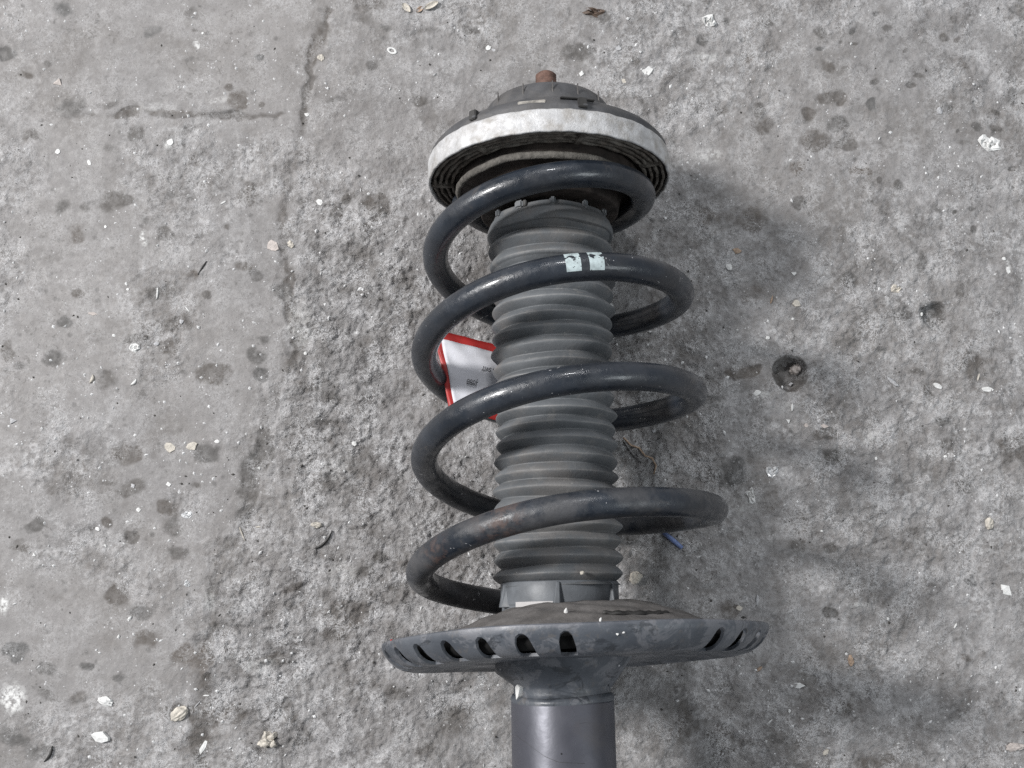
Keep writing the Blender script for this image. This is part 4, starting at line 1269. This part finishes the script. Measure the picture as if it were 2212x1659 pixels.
# name, category, shape, material, x, y, width, height (picture points), turn (deg, anticlockwise), thickness mm, label
ITEMS = [
 ('seed_husk','husk','husk','c',878,17,26,14,-50,1.6,'cream split seed husk at the top edge, leftmost of a row of three'),
 ('seed_husk','husk','husk','t',907,20,20,11,40,1.4,'small tan seed husk between two pale husks at the top edge'),
 ('seed_husk','husk','husk','c',932,14,36,14,28,1.8,'longest pale seed husk with a dark slit, right end of the row of three'),
 ('plastic_washer','washer','ring','w',847,110,24,15,-25,1.0,'small white oval ring with a hole, lying alone up and left of the strut mount'),
 ('paint_chip','chip','chip','w',1055,103,14,14,10,.8,'round white chip straight above the grey rubber cap'),
 ('paint_chip','chip','chip','g',1066,108,8,11,60,.5,'tiny grey chip touching the round white chip above the rubber cap'),
 ('dry_leaf','leaf','shard','l',1282,27,52,24,-5,4.0,'curled brown dry leaf at the top edge above the strut'),
 ('plastic_flake','flake','chip','g',1335,104,16,15,20,.8,'cloudy grey flake right of the strut, below the dry leaf'),
 ('paint_chip','chip','chip','w',1397,152,31,26,15,.9,'big white angular chip up and right of the strut mount'),
 ('paint_chip','chip','square','w',1256,159,11,13,-10,.8,'small white four-sided chip close to the rusty stud tip'),
 ('plastic_flake','flake','chip','c',1350,176,16,17,40,.4,'faint cream flake right of the rusty stud, below the big white chip'),
 ('paper_scrap','scrap','shard','w',1530,46,38,34,-10,3.5,'crumpled white paper scrap near the top edge, beside a black spot'),
 ('plastic_scrap','scrap','shard','w',2137,310,58,42,-8,3.0,'largest crumpled white plastic scrap, at the far right'),
 ('pebble','pebble','pebble','g',2028,240,12,14,10,1.2,'pale grey pebble left of a dark speck, up and left of the white plastic scrap'),
 ('stone_chip','chip','triangle','p',126,180,22,22,80,1.4,'pinkish triangular stone chip in the upper left corner'),
 ('paint_chip','chip','chip','w',125,327,13,13,0,.8,'round white chip below the level crack at the far left'),
 ('paint_chip','chip','chip','w',438,72,7,7,0,.6,'tiny white chip just above a white smear, top left'),
 ('paint_chip','chip','chip','w',663,248,10,13,70,1.0,'white bead-like chip where the two cracks meet'),
 ('pebble','pebble','pebble','c',694,125,14,15,0,1.4,'cream pebble at the edge of the upright crack near the top'),
 ('paint_chip','chip','chip','w',368,308,17,18,40,.9,'white chip on a white smear left of the upright crack'),
 ('paint_flake','flake','chip','w',193,352,10,16,15,.6,'narrow white flake right of the round white chip at far left'),
 ('paint_flake','flake','chip','w',690,437,18,15,-35,.7,'white flake left of the strut mount, right of the upright crack'),
 ('plastic_flake','flake','chip','p',590,532,34,28,-30,1.0,'largest pinkish beige flake, on the upright crack left of the spring'),
 ('pebble','pebble','pebble','c',627,528,13,16,20,1.2,'cream pebble just right of the large pinkish beige flake'),
 ('paint_chip','chip','chip','w',228,490,8,9,0,.6,'tiny white chip below a dark blotch at mid left'),
 ('splinter','splinter','sliver','w',483,438,14,5,30,.6,'short white sliver beside a dark oval pit'),
 ('paint_flake','flake','shard','w',291,752,28,24,20,1.8,'crumpled white flake with several points, mid left'),
 ('plastic_strip','flake','chip','p',201,678,23,8,-6,.6,'small pinkish strip left of the upright crack, near a ring-shaped spot'),
 ('splinter','splinter','sliver','w',340,632,30,5,88,.9,'upright pale splinter standing on a dark blotch'),
 ('paint_chip','chip','chip','w',273,613,6,9,0,.6,'upper one of two tiny white chips left of the upright pale splinter'),
 ('paint_chip','chip','chip','w',276,625,8,7,0,.6,'lower one of two tiny white chips left of the upright pale splinter'),
 ('twig','twig','sliver','d',437,579,36,4,58,1.0,'thin dark twig lying aslant left of the spring'),
 ('splinter','splinter','sliver','w',405,668,16,4,-50,.6,'thin white splinter below the dark twig'),
 ('plastic_flake','flake','curve','c',199,819,20,8,70,1.2,'cream curled flake at the lower mid left'),
 ('plastic_flake','flake','curve','w',290,826,18,7,45,1.0,'white curled sliver right of the cream curled flake'),
 ('stone_chip','chip','triangle','g',28,909,18,15,0,1.2,'grey triangular stone chip near the left edge'),
 ('seed_flake','flake','chip','c',367,966,26,25,0,1.0,'left one of two cream discs lying side by side left of the spring'),
 ('seed_flake','flake','chip','c',414,964,30,22,30,1.2,'right one of two cream discs lying side by side left of the spring'),
 ('paint_chip','chip','chip','w',469,954,13,9,-10,.7,'small white chip right of the two cream discs'),
 ('paint_chip','chip','square','w',364,1046,11,11,10,.8,'white square chip below the two cream discs'),
 ('stone_chip','chip','square','g',287,1050,11,11,30,.9,'grey square stone chip on a dark blotch, lower left'),
 ('paint_chip','chip','chip','w',299,1101,11,12,0,.8,'white chip with a dark side, lower left between dark blotches'),
 ('paint_chip','chip','chip','w',659,763,9,9,0,.8,'white dot-like chip right of the crack beside the spring'),
 ('paint_chip','chip','chip','w',765,958,12,12,0,.8,'white round chip close to the left side of the spring'),
 ('paint_chip','chip','chip','w',247,725,9,8,0,.7,'white chip left of the crumpled white flake'),
 ('stone_chip','chip','chip','g',338,743,14,11,20,1.4,'grey angular stone chip right of the crumpled white flake'),
 ('stone_chip','chip','chip','g',393,695,11,12,60,1.4,'grey upright stone chip on a brown blotch, mid left'),
 ('bead','bead','pebble','w',560,1011,6,6,0,1.0,'tiny white bead lying in the wide dark part of the crack'),
 ('paint_chip','chip','chip','w',211,1143,14,9,-30,.7,'white angular flake between two dark spots, lower left'),
 ('paint_chip','chip','chip','w',227,1179,9,8,-20,.6,'small white chip just below the white angular flake, lower left'),
 ('paint_chip','chip','triangle','w',75,1198,9,10,90,.8,'tiny white triangular chip near the lower left edge'),
 ('plastic_flake','flake','shard','f',404,1112,24,20,0,1.6,'clear crinkled flake at the lower left, above a glassy flake'),
 ('plastic_flake','flake','shard','f',405,1261,14,17,0,1.6,'clear glassy flake left of the dark crack edge, lower left'),
 ('grain','grain','pebble','w',280,1337,13,6,50,1.0,'white rice-like grain on a dark blotch, lower left'),
 ('bead','bead','pebble','w',257,1375,6,7,0,.9,'tiny white bead below the rice-like grain'),
 ('splinter','splinter','sliver','c',521,1150,42,4,-68,.9,'long cream splinter along the crack, left of the lower turns'),
 ('splinter','splinter','sliver','c',559,1138,18,4,5,.7,'short cream splinter level with the long one, right of the crack'),
 ('pebble','pebble','pebble','c',686,1134,22,12,-5,2.0,'cream oblong pebble left of the lower turns of the spring'),
 ('bark_strip','twig','curve','d',699,1170,58,5,43,1.6,'black curved strip lying aslant left of the lower turns'),
 ('pebble','pebble','pebble','w',230,1515,33,17,-18,2.0,'white oval pebble at the bottom left'),
 ('pebble','pebble','pebble','c',386,1543,42,22,38,3.0,'yellowish cream oval pebble in a dark hollow, bottom left'),
 ('stone_chip','chip','chip','w',217,1591,46,26,-5,2.4,'large white stone shard at the bottom left'),
 ('plastic_strip','stick','chip','w',438,1614,44,11,62,1.0,'flat white stick slanting beside the crack at the bottom'),
 ('food_crumb','crumb','crumb','c',582,1597,46,34,10,5.0,'knobbly cream crumb like popcorn at the bottom, left of the damper tube'),
 ('splinter','splinter','sliver','w',445,1503,14,4,0,.7,'short level white splinter above the flat white stick'),
 ('splinter','splinter','sliver','g',424,1524,24,3,48,.7,'thin grey splinter leading up from the yellowish pebble'),
 ('twig','twig','curve','d',106,1630,36,6,62,1.4,'dark curved twig in the lower left corner'),
 ('stone_chip','chip','chip','t',1591,543,16,22,80,1.6,'tan orange stone chip right of the upper spring turns'),
 ('paint_chip','chip','chip','w',1574,577,16,18,20,.9,'white flake below the tan orange chip, right of the spring'),
 ('paint_chip','chip','triangle','w',1716,591,11,17,-90,.9,'white triangular chip right of the upper spring, above a cream chip'),
 ('stone_chip','chip','chip','c',1721,655,21,18,-40,1.4,'cream rounded chip right of the spring, above the round hole'),
 ('splinter','splinter','sliver','t',1667,647,20,5,75,.8,'tan upright splinter left of the cream rounded chip'),
 ('stone_chip','chip','shard','c',1937,624,30,20,-5,2.0,'cream flaky stone at mid right'),
 ('paint_chip','chip','chip','w',2167,560,10,9,0,.8,'white round chip near the right edge, above a white splash'),
 ('paint_chip','chip','chip','w',2178,584,10,19,10,.6,'white drip-shaped flake at the right edge'),
 ('paint_chip','chip','chip','w',1658,730,11,10,0,.9,'white chip above and left of the round hole'),
 ('paint_chip','chip','chip','w',1713,688,7,6,0,.8,'tiny white chip straight above the round hole'),
 ('paint_chip','chip','chip','w',1992,678,7,9,0,1.2,'white fleck on the rim of the dark pit at mid right'),
 ('pebble','pebble','pebble','p',1724,795,24,22,0,5.0,'pinkish brown pebble lying in the round hole'),
 ('stone_chip','chip','square','g',1715,827,11,8,10,2.0,'grey chip in the round hole, below the pebble'),
 ('paint_flake','flake','chip','w',1636,848,22,15,20,.8,'white flake below and left of the round hole'),
 ('splinter','splinter','sliver','w',1711,880,17,7,85,.9,'white upright sliver below the round hole'),
 ('paint_chip','chip','triangle','w',1702,909,11,11,30,.9,'white wedge chip below the white upright sliver'),
 ('stone_chip','chip','square','p',1780,921,20,9,-3,.9,'pinkish flat chip right of the white wedge chip'),
 ('stone_chip','chip','chip','p',1741,919,10,11,0,.8,'small pinkish chip left of the pinkish flat one'),
 ('paint_flake','flake','sliver','g',1928,825,32,11,-40,1.0,'long pale grey flake slanting at mid right'),
 ('paint_flake','flake','chip','w',2026,834,27,12,-32,.9,'white narrow flake right of the long grey flake'),
 ('paint_flake','flake','chip','w',2131,841,30,13,-5,.9,'white flake near the right edge, level with the round hole'),
 ('splinter','splinter','sliver','c',2113,815,17,5,72,.8,'small cream splinter on a dark blotch near the right edge'),
 ('plastic_shard','shard','shard','f',1668,1018,30,30,10,3.0,'clear broken plastic shard right of the spring, upper one of two'),
 ('plastic_shard','shard','shard','w',1622,1070,24,36,10,3.0,'white crumpled plastic shard at the right end of the lowest turn'),
 ('paint_chip','chip','chip','w',2041,986,8,7,0,.9,'white chip on a dark blotch at lower mid right'),
 ('paint_chip','chip','chip','w',1893,990,6,10,-15,.8,'narrow white chip left of the lower mid right blotch'),
 ('pebble','pebble','pebble','c',2137,1131,17,24,5,2.6,'cream pebble near the right edge, above the white rectangular chip'),
 ('paint_chip','chip','square','w',2173,1275,23,28,45,1.2,'white rectangular chip at the right edge'),
 ('pebble','pebble','pebble','c',1374,1247,24,27,0,4.0,'cream pebble between the boot and the spring plate, right side'),
 ('stone_chip','chip','chip','c',1596,1313,18,13,0,1.3,'cream chip just above the right end of the spring plate'),
 ('splinter','splinter','sliver','g',1635,1296,24,8,85,.8,'pale grey upright strip right of the cream chip above the plate'),
 ('paint_flake','flake','chip','w',1725,1481,30,14,0,.8,'white flat flake below the right end of the plate'),
 ('pebble','pebble','pebble','t',1837,1427,12,20,0,1.8,'tan pebble at the lower right, in the plate shadow'),
 ('stone_chip','chip','sliver','t',1640,1445,16,8,38,1.2,'tan oval chip just below the right end of the plate'),
 ('stone_chip','chip','chip','c',1783,1625,18,11,40,1.4,'cream chip at the bottom edge, right of the damper tube'),
 ('pebble','pebble','pebble','p',2190,1613,34,18,0,2.4,'pinkish oval pebble in the lower right corner'),
 ('paint_chip','chip','chip','w',1705,1535,7,9,0,.9,'tiny white chip at lower right, beside a dark dot'),
 ('splinter','splinter','sliver','w',1663,1558,13,4,40,.6,'thin white splinter at the bottom, right of the damper tube'),
 ('splinter','splinter','sliver','w',2064,1352,12,5,60,.8,'short white sliver at the lower right'),
 ('bead','bead','pebble','w',1916,1336,6,7,0,1.0,'tiny white bead right of the plate end'),
 ('bead','bead','pebble','w',1320,662,10,13,10,3.0,'white bead-like grain beside the boot, inside the upper spring turns'),
 ('stone_chip','chip','chip','g',1412,931,10,9,0,1.2,'grey chip under the right side of the third turn'),
 ('plastic_flake','flake','chip','g',1598,1175,14,11,0,.8,'grey flake right of the blue stick'),
 ('paint_chip','chip','chip','w',1774,1147,8,5,0,.8,'small white chip right of the lower spring turns'),
]
for k, (nm, cat, kind, mk, px, py, w_, h_, rot, th, lab) in enumerate(ITEMS):
    x, y = floor_at(px, py)
    me = chip_mesh(w_ * MM_PX * .5, h_ * MM_PX * .5, th * .001, 100 + k, kind)
    o = link(nm, me, MATS[mk], None, kind in ('pebble', 'husk', 'crumb', 'ring', 'sliver', 'curve'))
    me.name = nm
    place(o, x, y, math.radians(rot), .00015 + .12 * th * .001)
    tag(o, lab, cat)
    if nm in ('paint_chip', 'paint_flake', 'stone_chip', 'pebble', 'splinter', 'plastic_flake'):
        o['group'] = 'litter scattered on the floor'

# blue stick and its fibre neighbours
def bent_rod(name, pts, r, mat, seg=10, label='', cat=''):
    P = [Vector(p) for p in pts]
    V, Fc = [], []
    base = P[0].copy()
    for k, p in enumerate(P):
        t = (P[min(k + 1, len(P) - 1)] - P[max(k - 1, 0)]).normalized()
        u = t.cross(Vector((0, 0, 1))).normalized()
        v = u.cross(t).normalized()
        for j in range(seg):
            a = 6.28318 * j / seg
            V.append(p - base + (u * math.cos(a) + v * math.sin(a)) * r * (1 if 0 < k < len(P) - 1 else .85))
    for k in range(len(P) - 1):
        for j in range(seg):
            j2 = (j + 1) % seg
            Fc.append((k * seg + j, k * seg + j2, (k + 1) * seg + j2, (k + 1) * seg + j))
    Fc += [tuple(range(seg - 1, -1, -1)), tuple((len(P) - 1) * seg + j for j in range(seg))]
    o = from_arrays(name, V, Fc, mat)
    o.location = base
    return tag(o, label, cat)


def fpt(px, py, h):
    x, y = floor_at(px, py)
    return (x, y, ground_z(x, y) + h)


bent_rod('plastic_stick', [fpt(1432, 1150, .0017), fpt(1448, 1163, .0017), fpt(1460, 1173, .0018), fpt(1472, 1183, .0016)], .0015, M_BLUE, 12,
         'short blue plastic stick poking out from under the lowest spring turn', 'stick')
M_ROOT = simple('dry_root', (0.30, 0.22, 0.16), .8, 0, .4, 300)
bent_rod('dry_root', [fpt(1346, 945, .0010), fpt(1362, 962, .0016), fpt(1380, 968, .0008), fpt(1392, 985, .0018), fpt(1408, 990, .0007), fpt(1416, 1006, .001), fpt(1412, 1024, .0006)], .0006, M_ROOT, 7,
         'crinkled tan root fibre on the floor right of the boot', 'root')
bent_rod('dry_root', [fpt(1344, 950, .0008), fpt(1356, 970, .0010), fpt(1366, 985, .0006), fpt(1384, 1000, .0008)], .0004, M_DARKBIT, 6,
         'dark thin fibre beside the crinkled tan root', 'root')

# grit: thousands of grains nobody could count
def grit(name, n, rmin, rmax, mat, seed, label, xr=(-0.38, 0.37), yr=(-0.12, 0.45), power=2.5):
    r_ = np.random.default_rng(seed)
    V, Fc = [], []
    made = 0
    base = np.array([(0, 0, 1.0), (1, 0, 0.1), (0, 1, .1), (-1, 0, .1), (0, -1, .1), (0, 0, -.4)])
    faces = [(0, 1, 2), (0, 2, 3), (0, 3, 4), (0, 4, 1), (5, 2, 1), (5, 3, 2), (5, 4, 3), (5, 1, 4)]
    dens = fbm(X, Y, .045, 3, 70 + seed)
    while made < n:
        x, y = r_.uniform(*xr), r_.uniform(*yr)
        i = int(np.searchsorted(GX, x)) - 1
        j = int(np.searchsorted(GY, y)) - 1
        if r_.random() > smooth01(dens[j, i], .35, .7) * .9 + .1 * rough[j, i] + .05:
            continue
        r = rmin + (rmax - rmin) * r_.random() ** power
        a = r_.uniform(0, 6.28)
        st = r_.uniform(.5, 1.5)
        q = base * r_.uniform(.7, 1.25, (6, 1)) * np.array([r * st, r / st ** .5, r * .7])
        ca, sa = math.cos(a), math.sin(a)
        o = len(V)
        z = Z[j, i]
        for (u, v, w2) in q:
            V.append((x + u * ca - v * sa, y + u * sa + v * ca, z + w2))
        Fc += [tuple(o + t for t in f) for f in faces]
        made += 1
    ob = from_arrays(name, V, Fc, mat, None, False)
    ob['kind'] = 'stuff'
    ob['label'] = label
    ob['category'] = 'grit'
    return ob


grit('pale_grit', 5200, .00022, .0013, M_GRIT, 1, 'fine pale grit strewn over the concrete floor', power=4.5)
grit('dark_grit', 1500, .0002, .0011, simple('dark_grit', (.05, .046, .042), .7), 2, 'fine dark grit strewn over the concrete floor', power=4.0)
